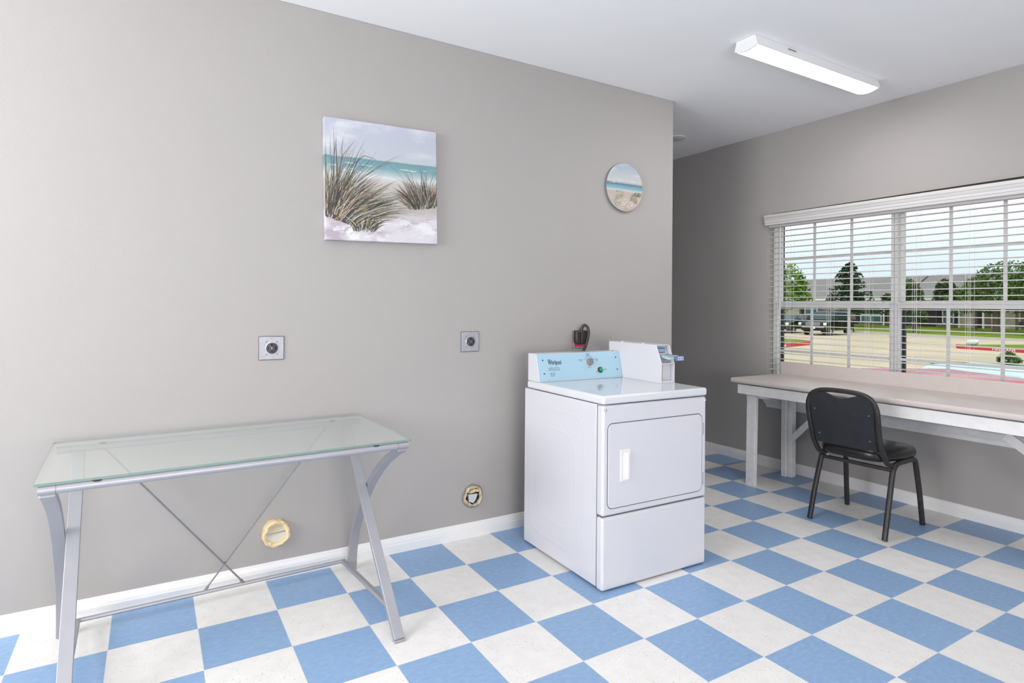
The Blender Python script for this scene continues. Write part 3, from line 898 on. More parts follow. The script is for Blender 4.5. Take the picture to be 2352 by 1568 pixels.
# ------------------------------------------------------------------ glass desk
DK = thing('glass_desk', 'glass topped desk with silver X-shaped legs against the grey wall', 'desk', (-1.0925, -0.086, 0), R(1.8))
gp = rrect(1.235, 0.630, 0.006, 3)
MB().prism(gp, 2, 0.749, 0.757).build('glass_top', [M_TABLEGLASS, M_GLASSEDGE], DK)
gt = DK.children[0]
for p in gt.data.polygons:
    p.material_index = 0 if abs(p.normal.z) > 0.5 else 1
for nm, y in (('front_rail', -0.306), ('rear_rail', 0.262)):
    rl = MB().cyl((-0.604, y, 0.7335), (0.604, y, 0.7335), 0.0135, 20).build(nm, M_SILVER, DK, smooth=True)
    for sx_ in (-1, 1):
        MB().cyl((sx_ * 0.558, y, 0.7335), (sx_ * 0.5605, y, 0.7335), 0.0139, 20).build('rail_joint', M_ROD, rl, smooth=True)
    for x in (-0.455, 0.468):
        MB().lathe([(0.013, 0.7455), (0.014, 0.7475), (0.0005, 0.7488)], 16, mx=Matrix.Translation((x, y, 0))).build('suction_pad', M_BLACKP, rl, smooth=True)
for sx_ in (-1, 1):
    x = sx_ * 0.534
    MB().sweep([(x, -0.398, 0.006), (x, 0.262, 0.724)], RECT(0.042, 0.020), side=(1, 0, 0)).box(x - 0.022, x + 0.022, -0.412, -0.386, 0.0, 0.010).build('straight_leg', M_SILVER, DK, bevel=0.002)
    x = sx_ * 0.580
    cpth = smooth_path([(x, 0.292, 0.004), (x, 0.276, 0.12), (x, 0.222, 0.25), (x, 0.118, 0.40), (x, 0.012, 0.515), (x, -0.110, 0.615), (x, -0.220, 0.680), (x, -0.306, 0.722)], 5)
    MB().sweep(cpth, RECT(0.042, 0.022), side=(1, 0, 0)).cyl((x, 0.292, 0.0), (x, 0.292, 0.012), 0.016, 14).build('curved_leg', M_SILVER, DK, bevel=0.002)
    x = sx_ * 0.534
    MB().sweep([(x, 0.288, 0.052), (x, -0.312, 0.092)], RECT(0.020, 0.016), side=(1, 0, 0)).build('side_tie', M_SILVER, DK, bevel=0.002)
MB().cyl((-0.545, 0.288, 0.052), (0.545, 0.288, 0.052), 0.0085, 14).build('lower_stretcher', M_SILVER, DK, smooth=True)
for sx_, y in ((-1, 0.286), (1, 0.292)):
    m_ = MB().cyl((sx_ * 0.455, y, 0.725), (-sx_ * 0.078, y, 0.058), 0.0036, 8)
    m_.cyl((-sx_ * 0.066, y, 0.072), (-sx_ * 0.078, y, 0.057), 0.0062, 8)
    m_.build('cross_rod', M_ROD, DK, smooth=True)
MB().cyl((0, 0.280, 0.156), (0, 0.298, 0.156), 0.0065, 10).build('cross_clip', M_ROD, DK, smooth=True)

# ------------------------------------------------------------------ black stacking chair
CH = thing('stacking_chair', 'black vinyl stacking chair with a handle gap, pushed toward the counter', 'chair', (2.427, -0.641, 0), R(3.2))
tp_ = lambda: rrect(0.026, 0.027, 0.008, 3)
for s in (-1, 1):
    yb_, yt = s * 0.208, s * 0.200
    # side frame: rear leg, seat side rail, front leg bent from one tube -> each leg its own mesh
    rear = smooth_path([(-0.238, yb_, 0.004), (-0.182, s * 0.205, 0.19), (-0.127, yt, 0.350), (-0.108, yt, 0.387), (-0.082, yt, 0.406), (-0.05, yt, 0.412)], 6)
    MB().sweep(rear, tp_(), side=(0, 1, 0)).build('leg', M_BLKMETAL, CH, smooth=True, angle=50)
    frnt = smooth_path([(0.240, s * 0.214, 0.004), (0.214, s * 0.208, 0.19), (0.188, yt, 0.345), (0.172, yt, 0.388), (0.145, yt, 0.408), (0.11, yt, 0.412)], 6)
    MB().sweep(frnt, tp_(), side=(0, 1, 0)).build('leg', M_BLKMETAL, CH, smooth=True, angle=50)
    MB().sweep([(-0.055, yt, 0.412), (0.115, yt, 0.412)], tp_(), side=(0, 1, 0)).build('seat_rail', M_BLKMETAL, CH, smooth=True, angle=50)
MB().sweep([(-0.118, -0.196, 0.378), (-0.118, 0.196, 0.378)], rrect(0.022, 0.018, 0.005, 2), side=(0, 0, 1)).build('rear_crossbar', M_BLKMETAL, CH, smooth=True, angle=50)
MB().sweep([(0.12, -0.196, 0.408), (0.12, 0.196, 0.408)], rrect(0.018, 0.018, 0.005, 2), side=(0, 0, 1)).build('front_crossbar', M_BLKMETAL, CH, smooth=True, angle=50)


def back_x(z):        # the back leans away from the counter
    t = (z - 0.43) / 0.40
    return -0.205 - 0.100 * t - 0.02 * math.sin(max(0, min(1, t)) * math.pi)


half = []
for y, z, dx_ in ((-0.192, 0.402, 0.115), (-0.191, 0.405, 0.075), (-0.190, 0.425, 0.035), (-0.189, 0.470, 0.012), (-0.189, 0.53, 0), (-0.190, 0.62, 0), (-0.192, 0.69, 0), (-0.188, 0.740, 0), (-0.168, 0.785, 0), (-0.132, 0.810, 0), (-0.08, 0.821, 0), (0, 0.824, 0)):
    half.append((back_x(z) + dx_, y, z))
full = half + [(x, -y, z) for x, y, z in half[:-1][::-1]]
MB().sweep(smooth_path(full, 5), rrect(0.027, 0.024, 0.008, 3), side=None).build('back_frame', M_BLKMETAL, CH, smooth=True, angle=60)
# padded back with the scooped top edge
bw = []
for i in range(41):
    y = -0.175 + 0.350 * i / 40
    a = abs(y)
    scoop = 0.030 * (0.5 + 0.5 * math.cos(min(1, a / 0.125) * math.pi))
    top = 0.810 - scoop
    if a > 0.095:
        q = (a - 0.095) / 0.080
        top = 0.810 - 0.075 * (1 - math.sqrt(max(0, 1 - q * q)))
    bw.append((y, top))
pb = MB()
rows = 14
vs, fs = [], []
for side_ in (0, 1):
    for i, (y, top) in enumerate(bw):
        for j in range(rows + 1):
            z = 0.492 + (top - 0.492) * j / rows
            edge = min(1.0, min(i, 40 - i) / 3.0, min(j, rows - j) / 1.5 + 0.05)
            yy = y * (0.965 + 0.035 * min(1, (z - 0.492) / 0.25))
            d = -0.009 if side_ == 0 else 0.012 + 0.012 * math.sqrt(edge)
            vs.append((back_x(z) + d, yy, z))
nr = rows + 1
for side_ in (0, 1):
    o_ = side_ * 41 * nr
    for i in range(40):
        for j in range(rows):
            q = (o_ + i * nr + j, o_ + (i + 1) * nr + j, o_ + (i + 1) * nr + j + 1, o_ + i * nr + j + 1)
            fs.append(q if side_ else q[::-1])
o_ = 41 * nr
edge_loop = [i * nr for i in range(41)] + [40 * nr + j for j in range(1, nr)] + [i * nr + rows for i in range(39, -1, -1)] + [j for j in range(rows - 1, 0, -1)]
for a, b_ in zip(edge_loop, edge_loop[1:] + edge_loop[:1]):
    fs.append((a, b_, b_ + o_, a + o_))
pb.add(vs, fs)
bk = pb.build('backrest', M_BLKBACK, CH, smooth=True, angle=50)
sc_ = MB()
for y, z in ((-0.150, 0.70), (0.150, 0.70), (-0.140, 0.55), (0.140, 0.55)):
    sc_ = MB().lathe([(0.004, 0), (0.003, 0.002), (0.0005, 0.003)], 8, mx=Matrix.Translation((back_x(z) - 0.009, y, z)) @ Matrix.Rotation(R(-90), 4, 'Y'))
    sc_.build('back_screw', M_KNOB, bk, smooth=True)
for s in (-1, 1):
    for z in (0.560,):
        MB().sweep([(back_x(z), s * 0.184, z), (back_x(z) - 0.002, s * 0.145, z - 0.005)], RECT(0.014, 0.004), side=(0, 0, 1)).build('back_bracket', M_BLKMETAL, bk)
# seat pad: rounded waterfall cushion
vs, fs = [], []
nseg, lay = 48, [(0.90, 0.420), (0.975, 0.428), (1.0, 0.448), (0.99, 0.468), (0.94, 0.484), (0.80, 0.495), (0.5, 0.501), (0.2, 0.502)]
for k, zz in lay:
    for i in range(nseg):
        a = 2 * math.pi * i / nseg
        ex = 0.42
        c_, s_ = math.cos(a), math.sin(a)
        px = 0.222 * math.copysign(abs(c_) ** ex, c_)
        py = 0.212 * math.copysign(abs(s_) ** ex, s_)
        if px > 0:
            py *= 1.0 + 0.03 * px / 0.22
        else:
            py *= 1.0 + 0.13 * px / 0.22
        drop = -0.014 * max(0, px * k / 0.222) ** 3
        vs.append((0.015 + px * k, py * k, zz + drop))
for r_ in range(len(lay) - 1):
    for i in range(nseg):
        a0, a1 = r_ * nseg + i, r_ * nseg + (i + 1) % nseg
        fs.append((a0, a1, a1 + nseg, a0 + nseg))
fs.append(tuple(range(nseg))[::-1])
fs.append(tuple((len(lay) - 1) * nseg + i for i in range(nseg)))
MB().add(vs, fs).build('seat', M_BLKVINYL, CH, smooth=True, angle=70)
MB().lathe([(0.009, 0), (0.0085, 0.012), (0.0005, 0.013)], 10, mx=Matrix.Translation((-0.112, 0.165, 0.386))).build('seat_bolt', M_STEEL, CH, smooth=True)
MB().prism([(-0.0138, -0.005), (0.0138, -0.004), (0.0138, 0.004), (0.006, 0.0015), (-0.003, 0.005), (-0.0138, 0.002)], 0, -0.2470, -0.2462,
           mx=Matrix.Translation((0.0165, -0.2065, 0.044))).build('chipped_paint_patch', M_TRIMW, CH)

# ------------------------------------------------------------------ ceiling light
def ceiling_light(loc, label):
    L = thing('ceiling_light', label, 'light', loc, 0, 'wraparound ceiling lights')
    w0, w1, hh, ln = 0.057, 0.069, 0.058, 0.61
    side_p = [(-w0, 0), (-w1, -0.046), (-w1 + 0.014, -hh), (-0.03, -0.062)]
    housing = MB()
    for s in (-1, 1):
        housing.prism([(s * w0, -0.0005), (s * w1, -0.050), (s * (w1 - 0.006), -0.0535), (s * (w1 - 0.010), -0.050), (s * (w0 - 0.006), -0.0005)], 0, -ln + 0.012, ln - 0.012)
    housing.prism([(-w0, -0.0005), (w0, -0.0005), (w0, -0.006), (-w0, -0.006)], 0, -ln + 0.012, ln - 0.012)
    housing.build('housing', M_LAMPW, L)
    bot = [(-w1 + 0.004 + (2 * w1 - 0.008) * i / 10, -0.050 - 0.016 * math.sin(math.pi * i / 10)) for i in range(11)]
    endp = [(-w0, -0.0005), (w0, -0.0005), (w1, -0.048)] + [(y, z - 0.003) for y, z in bot[::-1]] + [(-w1, -0.048)]
    for s in (-1, 1):
        MB().prism(endp, 0, s * ln, s * (ln - 0.012)).build('end_cap', M_LAMPW, L, bevel=0.001)
    dif = [(y * 0.88, z) for y, z in bot]
    MB().prism(dif + [(y, z + 0.006) for y, z in dif[::-1]], 0, -ln + 0.0125, ln - 0.0125).build('diffuser', M_LAMP, L, smooth=True)
    MB().box(-0.33, -0.26, -w0 - 0.007, -w0 - 0.002, -0.020, -0.014).build('latch', M_KNOB, L)
    return L


ceiling_light((1.98, -0.567, CZ), 'long white ceiling light glowing above the counter end of the room')
l2 = ceiling_light((-1.1, -3.9, CZ), 'added unseen ceiling light behind the camera, lending the room extra light')  # extra fixture out of view, added to brighten floor and ceiling

# round ceiling vent, plain grey, half hidden by the wall corner
cv = MB().lathe([(0.085, 0), (0.085, -0.008), (0.06, -0.014), (0.0005, -0.014)], 28, mx=Matrix.Translation((2.49, 0.93, CZ))).build('ceiling_vent', simple('grey_vent', (0.62, 0.62, 0.63), 0.6), None, smooth=True)
tag(cv, 'small grey round vent on the ceiling beside the wall corner', 'vent')
#@@PICTURES
# ------------------------------------------------------------------ beach pictures on the wall
def nmath(n, l, op, *args):
    x = n.new('ShaderNodeMath')
    x.operation = op
    for i, v in enumerate(args):
        if isinstance(v, (int, float)):
            x.inputs[i].default_value = v
        else:
            l.new(v, x.inputs[i])
    return x.outputs[0]


def beach_paint(name, size, stops, wob, dune=None):
    """paint bands by height (v = 0 bottom .. 1 top) with brushy noise, in the picture's own object space"""
    m, n, l, b = mat(name)
    tc = n.new('ShaderNodeTexCoord')
    sx = n.new('ShaderNodeSeparateXYZ')
    l.new(tc.outputs['Object'], sx.inputs[0])
    u = nmath(n, l, 'ADD', nmath(n, l, 'DIVIDE', sx.outputs['X'], size), 0.5)
    v = nmath(n, l, 'ADD', nmath(n, l, 'DIVIDE', sx.outputs['Z'], size), 0.5)

    def nz(scale, sc3, det=5):
        mp = n.new('ShaderNodeMapping')
        mp.inputs['Scale'].default_value = sc3
        l.new(tc.outputs['Object'], mp.inputs['Vector'])
        x = n.new('ShaderNodeTexNoise')
        x.inputs['Scale'].default_value = scale
        x.inputs['Detail'].default_value = det
        l.new(mp.outputs[0], x.inputs['Vector'])
        return x.outputs['Fac']
    n1 = nz(9 / size * 0.6, (1, 1, 5))
    vv_ = nmath(n, l, 'MULTIPLY_ADD', nmath(n, l, 'SUBTRACT', n1, 0.5), wob, v)
    rp = n.new('ShaderNodeValToRGB')
    e = rp.color_ramp.elements
    while len(e) < len(stops):
        e.new(0.5)
    for i, (p, c) in enumerate(stops):
        e[i].position = p
        e[i].color = (*c, 1)
    l.new(vv_, rp.inputs['Fac'])
    col = rp.outputs['Color']

    def mix(f, a, c2):
        x = n.new('ShaderNodeMix')
        x.data_type = 'RGBA'
        l.new(f, x.inputs['Factor'])
        l.new(a, x.inputs['A'])
        if isinstance(c2, tuple):
            x.inputs['B'].default_value = (*c2, 1)
        else:
            l.new(c2, x.inputs['B'])
        return x.outputs['Result']

    def sstep(x, a, bb):
        mr = n.new('ShaderNodeMapRange')
        mr.interpolation_type = 'SMOOTHSTEP'
        l.new(x, mr.inputs['Value'])
        mr.inputs['From Min'].default_value = a
        mr.inputs['From Max'].default_value = bb
        return mr.outputs['Result']
    # pale clouds in the sky
    cl = nmath(n, l, 'MULTIPLY', sstep(nz(3.2 / size * 0.6, (1, 1, 2.4)), 0.50, 0.68), sstep(v, 0.70, 0.78))
    col = mix(nmath(n, l, 'MULTIPLY', cl, 0.75), col, (0.66, 0.67, 0.70))
    # white crests on the sea
    cr = nmath(n, l, 'GREATER_THAN', nz(8 / size * 0.6, (1, 1, 9)), 0.63)
    sea = nmath(n, l, 'MULTIPLY', sstep(v, 0.52, 0.56), nmath(n, l, 'SUBTRACT', 1.0, sstep(v, 0.63, 0.67)))
    col = mix(nmath(n, l, 'MULTIPLY', nmath(n, l, 'MULTIPLY', cr, sea), 0.8), col, (0.70, 0.75, 0.75))
    if dune:
        # white dune: foreground mass with mauve hollows
        edge = nmath(n, l, 'MULTIPLY_ADD', nmath(n, l, 'ABSOLUTE', nmath(n, l, 'SUBTRACT', u, 0.52)), 0.22, 0.20)
        edge = nmath(n, l, 'MULTIPLY_ADD', nmath(n, l, 'SUBTRACT', nz(7, (1, 1, 1)), 0.5), 0.16, edge)
        dm = sstep(nmath(n, l, 'SUBTRACT', edge, v), -0.02, 0.06)
        mauve = mix(sstep(nz(6, (1, 1, 2.2)), 0.44, 0.66), dune_rgb(n, (0.60, 0.58, 0.61)), (0.41, 0.35, 0.41))
        wh = mix(sstep(nz(9, (1, 1, 1.6)), 0.50, 0.64), mauve, (0.69, 0.69, 0.715))
        col = mix(dm, col, wh)
    l.new(col, b.inputs['Base Color'])
    b.inputs['Roughness'].default_value = 0.6
    bp = n.new('ShaderNodeBump')
    bp.inputs['Strength'].default_value = 0.15
    bp.inputs['Distance'].default_value = 0.004
    l.new(nz(180, (1, 1, 1), 2), bp.inputs['Height'])
    l.new(bp.outputs['Normal'], b.inputs['Normal'])
    return m


def dune_rgb(n, c):
    x = n.new('ShaderNodeRGB')
    x.outputs[0].default_value = (*c, 1)
    return x.outputs[0]


def attr_mat(name, rough=0.6):
    m, n, l, b = mat(name)
    a = n.new('ShaderNodeAttribute')
    a.attribute_name = 'paint'
    l.new(a.outputs['Color'], b.inputs['Base Color'])
    b.inputs['Roughness'].default_value = rough
    return m


M_STROKES = attr_mat('painted_grass_strokes')


class Strokes:
    def __init__(self):
        self.v, self.f, self.c = [], [], []

    def stroke(self, pts, w, col, y):
        n = len(pts)
        o = len(self.v)
        for i, (x, z) in enumerate(pts):
            a, bq = pts[max(0, i - 1)], pts[min(n - 1, i + 1)]
            tx, tz = bq[0] - a[0], bq[1] - a[1]
            ln = math.hypot(tx, tz) or 1
            k = w * (1 - 0.92 * (i / (n - 1)) ** 1.4) * 0.5
            for s in (-1, 1):
                self.v.append((x - s * tz / ln * k, y, z + s * tx / ln * k))
                self.c.append(col)
        for i in range(n - 1):
            self.f.append((o + 2 * i, o + 2 * i + 1, o + 2 * i + 3, o + 2 * i + 2))

    def build(self, name, par):
        me = bpy.data.meshes.new(name)
        me.from_pydata(self.v, [], self.f)
        at = me.color_attributes.new('paint', 'FLOAT_COLOR', 'POINT')
        for i, c in enumerate(self.c):
            at.data[i].color = (*c, 1)
        me.materials.append(M_STROKES)
        o = bpy.data.objects.new(name, me)
        COL.objects.link(o)
        o.parent = par
        return o


CS = 0.605
cvp = thing('canvas_painting', 'square beach painting on stretched canvas, sea and dune grass, on the grey wall', 'painting', (-0.3595, WY, 1.931))
cvp.rotation_euler = (0, R(-1.3), 0)
M_CANVAS = beach_paint('beach_canvas_paint', CS, [
    (0.0, (0.448, 0.419, 0.397)), (0.30, (0.433, 0.401, 0.376)), (0.50, (0.476, 0.455, 0.427)), (0.545, (0.578, 0.599, 0.593)), (0.575, (0.376, 0.484, 0.499)),
    (0.62, (0.195, 0.332, 0.361)), (0.685, (0.144, 0.278, 0.310)), (0.695, (0.448, 0.484, 0.520)), (0.80, (0.448, 0.470, 0.535)), (1.0, (0.433, 0.455, 0.549))], 0.02, True)
MB().box(-CS / 2, CS / 2, -0.035, -0.001, -CS / 2, CS / 2).build('canvas', M_CANVAS, cvp, bevel=0.003)
rnd = random.Random(21)
stk = Strokes()
PAL = [(0.060, 0.045, 0.040), (0.105, 0.075, 0.060), (0.055, 0.060, 0.050), (0.19, 0.17, 0.11), (0.25, 0.22, 0.13), (0.34, 0.28, 0.20), (0.24, 0.15, 0.11), (0.44, 0.40, 0.33), (0.13, 0.14, 0.10), (0.16, 0.17, 0.18)]


def clump(u0, u1, vfun, cnt, hmin, hmax, lean, w, crown=0.5):
    for k in range(cnt):
        u = rnd.uniform(u0, u1)
        v = vfun(u) + rnd.uniform(-0.01, 0.05)
        t = (u - u0) / (u1 - u0)
        hgt = rnd.uniform(hmin, hmax) * (1 - crown * abs(t - 0.45))
        le = lean(t) + rnd.gauss(0, 0.22)
        droop = rnd.uniform(0.0, 0.55) * abs(le)
        pts = []
        for i in range(7):
            s = i / 6
            pu = u + hgt * (le * s + 0.5 * le * s * s)
            pv = v + hgt * (s - droop * s * s)
            pu = max(0.004, min(0.996, pu))
            pts.append(((pu - 0.5) * CS, (pv - 0.5) * CS))
        stk.stroke(pts, rnd.uniform(0.6, 1.3) * w, rnd.choice(PAL), -0.0354 - 0.0006 * rnd.random())


DARKP = [(0.035, 0.028, 0.026), (0.055, 0.042, 0.036), (0.045, 0.048, 0.042), (0.085, 0.060, 0.048)]
LITE = [(0.30, 0.27, 0.15), (0.40, 0.33, 0.25), (0.34, 0.34, 0.17), (0.42, 0.24, 0.17), (0.50, 0.46, 0.40), (0.22, 0.25, 0.12), (0.20, 0.24, 0.25)]
ALLP = PAL
for PAL, k_ in ((DARKP, 1.0), (ALLP, 0.6), (LITE, 0.42)):
    clump(0.0, 0.17, lambda u: 0.19 - 0.25 * u, int(130 * k_), 0.22, 0.46, lambda t: -0.02 + 0.80 * t, 0.0058, 0.35)
    clump(0.0, 0.14, lambda u: 0.26, int(30 * k_), 0.42, 0.66, lambda t: 0.02 + 0.42 * t, 0.0034, 0.2)
    clump(0.06, 0.26, lambda u: 0.18 - 0.3 * (u - 0.06), int(120 * k_), 0.12, 0.30, lambda t: 0.45 + 0.8 * t, 0.0052, 0.2)
    clump(0.23, 0.42, lambda u: 0.085, int(85 * k_), 0.05, 0.14, lambda t: -0.5 + 1.3 * t, 0.0042, 0.4)
    clump(0.73, 0.998, lambda u: 0.315 + 0.015 * math.sin(14 * u), int(140 * k_), 0.10, 0.29, lambda t: -0.65 + 1.0 * t, 0.0046, 0.9)
    clump(0.81, 0.93, lambda u: 0.34, int(12 * k_), 0.28, 0.37, lambda t: -0.25 + 0.5 * t, 0.0026, 0.3)
for pts_ in ([(0.13, 0.45), (0.22, 0.62), (0.33, 0.715), (0.42, 0.70), (0.47, 0.645)], [(0.14, 0.42), (0.22, 0.55), (0.30, 0.625), (0.40, 0.645)], [(0.20, 0.35), (0.32, 0.42), (0.43, 0.40), (0.50, 0.33)],
             [(0.10, 0.50), (0.15, 0.70), (0.26, 0.84)], [(0.07, 0.50), (0.08, 0.75), (0.075, 0.93)], [(0.11, 0.48), (0.14, 0.68), (0.15, 0.86)], [(0.24, 0.22), (0.36, 0.30), (0.48, 0.22)]):
    stk.stroke([((u_ - 0.5) * CS, (v_ - 0.5) * CS) for u_, v_ in pts_], 0.0045, (0.12, 0.11, 0.09), -0.0361 - 0.0004 * rnd.random())
for k in range(46):           # loose brush marks on the dune
    u_, v_ = rnd.uniform(0.02, 0.96), rnd.uniform(0.02, 0.22)
    d_ = rnd.uniform(0.03, 0.10)
    if 0.02 < u_ < 0.24 and v_ > 0.12:
        continue
    e_ = min(0.99, u_ + d_) - u_
    g_ = rnd.gauss(0.018, 0.01)
    stk.stroke([((u_ + e_ * q_ / 4 - 0.5) * CS, (v_ + g_ * q_ / 4 - 0.5) * CS) for q_ in range(5)],
               rnd.uniform(0.006, 0.014), rnd.choice([(0.64, 0.64, 0.68), (0.57, 0.55, 0.58), (0.43, 0.38, 0.44), (0.66, 0.66, 0.69)]), -0.0353 - 0.0006 * rnd.random())
stk.build('painted_grass', cvp)

RD = 0.318
rdp = thing('round_picture', 'small round beach picture on the grey wall near the corner', 'painting', (1.3175, WY, 2.094))
M_ROUND = beach_paint('round_beach_paint', RD, [
    (0.0, (0.390, 0.343, 0.296)), (0.20, (0.484, 0.429, 0.382)), (0.40, (0.468, 0.406, 0.367)), (0.43, (0.484, 0.562, 0.601)), (0.48, (0.218, 0.359, 0.429)),
    (0.52, (0.172, 0.328, 0.406)), (0.565, (0.058, 0.156, 0.250)), (0.582, (0.312, 0.343, 0.390)), (0.62, (0.530, 0.515, 0.499)), (0.72, (0.437, 0.484, 0.515)), (1.0, (0.328, 0.374, 0.484))], 0.03)
rr_ = Matrix.Translation((0, 0, 0)) @ Matrix.Rotation(R(90), 4, 'X')
MB().lathe([(RD / 2 - 0.001, 0.001), (RD / 2, 0.003), (RD / 2, 0.0175), (RD / 2 - 0.0015, 0.019), (0.0005, 0.019)], 64, mx=rr_).build('disc_panel', M_ROUND, rdp)
MB().lathe([(RD / 2 + 0.0012, 0.002), (RD / 2 + 0.0012, 0.0165), (RD / 2 - 0.001, 0.0165)], 64, mx=rr_).build('dark_edge', simple('dark_picture_edge', (0.20, 0.19, 0.20), 0.6), rdp)
stk = Strokes()


def rstroke(u, v, du, dv, w, col):
    if math.hypot(u - 0.5, v - 0.5) > 0.47:
        return
    stk.stroke([((u - 0.5) * RD, (v - 0.5) * RD), ((u + du / 2 - 0.5) * RD, (v + dv / 2 - 0.5) * RD), ((u + du - 0.5) * RD, (v + dv - 0.5) * RD)], w, col, -0.0193 - 0.0004 * rnd.random())


for k in range(10):
    u = 0.22 + k * 0.027
    rstroke(u, 0.20 + 0.012 * k, 0.006, 0.13, 0.006, rnd.choice(PAL[:3]))
for k in range(11):
    u = 0.66 + k * 0.028
    rstroke(u, 0.22 - 0.006 * k, 0.003, 0.15 + 0.006 * k, 0.006, rnd.choice([(0.20, 0.15, 0.10), (0.30, 0.24, 0.17), (0.12, 0.09, 0.06)]))
for k in range(60):
    rstroke(rnd.uniform(0.72, 0.96), rnd.uniform(0.33, 0.40), rnd.gauss(0, 0.02), rnd.uniform(0.01, 0.05), 0.006, rnd.choice([(0.17, 0.14, 0.07), (0.25, 0.22, 0.13), (0.12, 0.10, 0.06)]))
for k in range(40):
    rstroke(rnd.uniform(0.26, 0.46), rnd.uniform(0.26, 0.40), rnd.gauss(0, 0.02), rnd.uniform(0.01, 0.04), 0.006, rnd.choice([(0.30, 0.28, 0.18), (0.2, 0.17, 0.1), (0.5, 0.47, 0.4)]))
for k in range(50):
    rstroke(rnd.uniform(0.3, 0.75), rnd.uniform(0.02, 0.26), rnd.uniform(0.03, 0.10), rnd.gauss(0, 0.012), 0.004, rnd.choice([(0.72, 0.70, 0.68), (0.45, 0.38, 0.31), (0.66, 0.60, 0.54)]))
for k in range(14):
    rstroke(rnd.uniform(0.14, 0.34), rnd.uniform(0.07, 0.2), rnd.gauss(0.02, 0.02), rnd.uniform(0.02, 0.05), 0.006, rnd.choice([(0.30, 0.29, 0.18), (0.18, 0.15, 0.10)]))
stk.build('painted_fence', rdp)
#@@OUTSIDE
# ------------------------------------------------------------------ the place outside the window
M_ROAD = simple('tan_concrete_road', (0.475, 0.395, 0.285), 0.85, spec=0.2, var=0.10, scale=0.35)
M_CURB = simple('grey_concrete_curb', (0.52, 0.48, 0.42), 0.85, var=0.06, scale=2)
M_REDC = simple('red_painted_curb', (0.50, 0.035, 0.055), 0.7, var=0.10, scale=2)
M_GRASS = simple('mown_grass', (0.145, 0.205, 0.022), 0.9, spec=0.1, var=0.22, scale=1.3)
M_BRICK = simple('brown_brick', (0.20, 0.155, 0.125), 0.85, var=0.35, scale=5)
M_STONE = simple('pale_stone_veneer', (0.44, 0.40, 0.33), 0.85, var=0.2, scale=4)
M_ROOF = simple('grey_roof_shingles', (0.185, 0.175, 0.175), 0.9, var=0.15, scale=6)
M_HWIN = simple('teal_window_glass', (0.045, 0.12, 0.135), 0.15, spec=0.5, var=0.2, scale=1)
M_SHUT = simple('dark_shutter', (0.022, 0.022, 0.026), 0.6)
M_HWHITE = simple('white_house_trim', (0.78, 0.78, 0.76), 0.6)
M_DOOR_SHADE = simple('dark_door_and_porch_shade', (0.035, 0.03, 0.03), 0.5)
M_BARK = simple('grey_brown_bark', (0.14, 0.11, 0.085), 0.9, var=0.3, scale=6)

RX = [(3.33, -0.86), (13.0, -0.86), (21.0, -0.60), (48.0, -0.60), (60.0, -0.31), (140.0, -0.31)]


def gz(x):
    for (a, za), (b_, zb_) in zip(RX, RX[1:]):
        if x <= b_:
            return za + (zb_ - za) * max(0, x - a) / (b_ - a)
    return RX[-1][1]


g = MB()
for (a, za), (b_, zb_) in zip(RX, RX[1:]):
    g.add([(a, -60, za), (b_, -60, zb_), (b_, 110, zb_), (a, 110, za)], [(0, 1, 2, 3)])
struct(g.build('road', M_ROAD))


def slab(name, poly, top, m, thick=0.12):
    """flat raised ground patch following the terrain; top = height above the road"""
    n = len(poly)
    vs = [(x, y, gz(x) + top) for x, y in poly] + [(x, y, gz(x) - thick) for x, y in poly]
    return struct(MB().add(vs, [tuple(range(n)), tuple(range(n, 2 * n))[::-1]] + [(i, (i + 1) % n, n + (i + 1) % n, n + i) for i in range(n)]).build(name, m))


def grass_mat_stuff(o):
    return o


# house lawn with its concrete curb (front edge runs along y)
LF = [(50.0, 45.0), (49.4, 30.0), (48.4, 22.5), (47.4, 18.5), (46.5, 14.8), (44.5, 6.0), (43.0, -2.0)]
lawn = []
for i in range(len(LF) - 1):
    (xa, ya), (xb, yb) = LF[i], LF[i + 1]
    lawn.append([(xa, ya, gz(xa) + 0.13), (xb, yb, gz(xb) + 0.13), (60.0, yb, gz(60.0) + 0.13), (60.0, ya, gz(60.0) + 0.13), (75.0, yb, gz(75) + 0.13), (75.0, ya, gz(75) + 0.13)])
lm = MB()
for q in lawn:
    lm.add(q, [(0, 1, 2, 3), (3, 2, 4, 5)])
struct(lm.build('lawn', M_GRASS))
cm = MB()
cm.sweep([(x - 0.08, y, gz(x) + 0.06) for x, y in LF], RECT(0.16, 0.22), side=(1, 0, 0))
struct(cm.build('lawn_curb', M_CURB))

# left island with the red fire lane curb
isl = [(16.0, 13.35), (25.97, 15.28), (29.0, 15.88), (30.1, 16.5), (30.7, 17.6), (31.3, 20.0), (33.0, 26.0), (16.0, 26.0)]
struct(slab('grass_island', isl[0:1] + isl[1:], 0.175, M_GRASS))
rc = MB().sweep([(x, y, gz(x) + 0.09) for x, y in isl[:5]], RECT(0.22, 0.185), side=(0, 0, 1))
rc = MB()
for (xa, ya), (xb, yb) in zip(isl[:4], isl[1:5]):
    rc.sweep([(xa, ya - 0.05, gz(xa) + 0.085), (xb, yb - 0.05, gz(xb) + 0.085)], RECT(0.19, 0.17), side=(0, 0, 1))
curb1 = tag(rc.build('fire_lane_curb', M_REDC), 'red painted curb with white lettering at the left grass island outside', 'curb', 'red fire lane curbs outside')
dirv = Vector((3.03, 0.60, 0)).normalized()
dn = Vector((dirv.y, -dirv.x, 0))
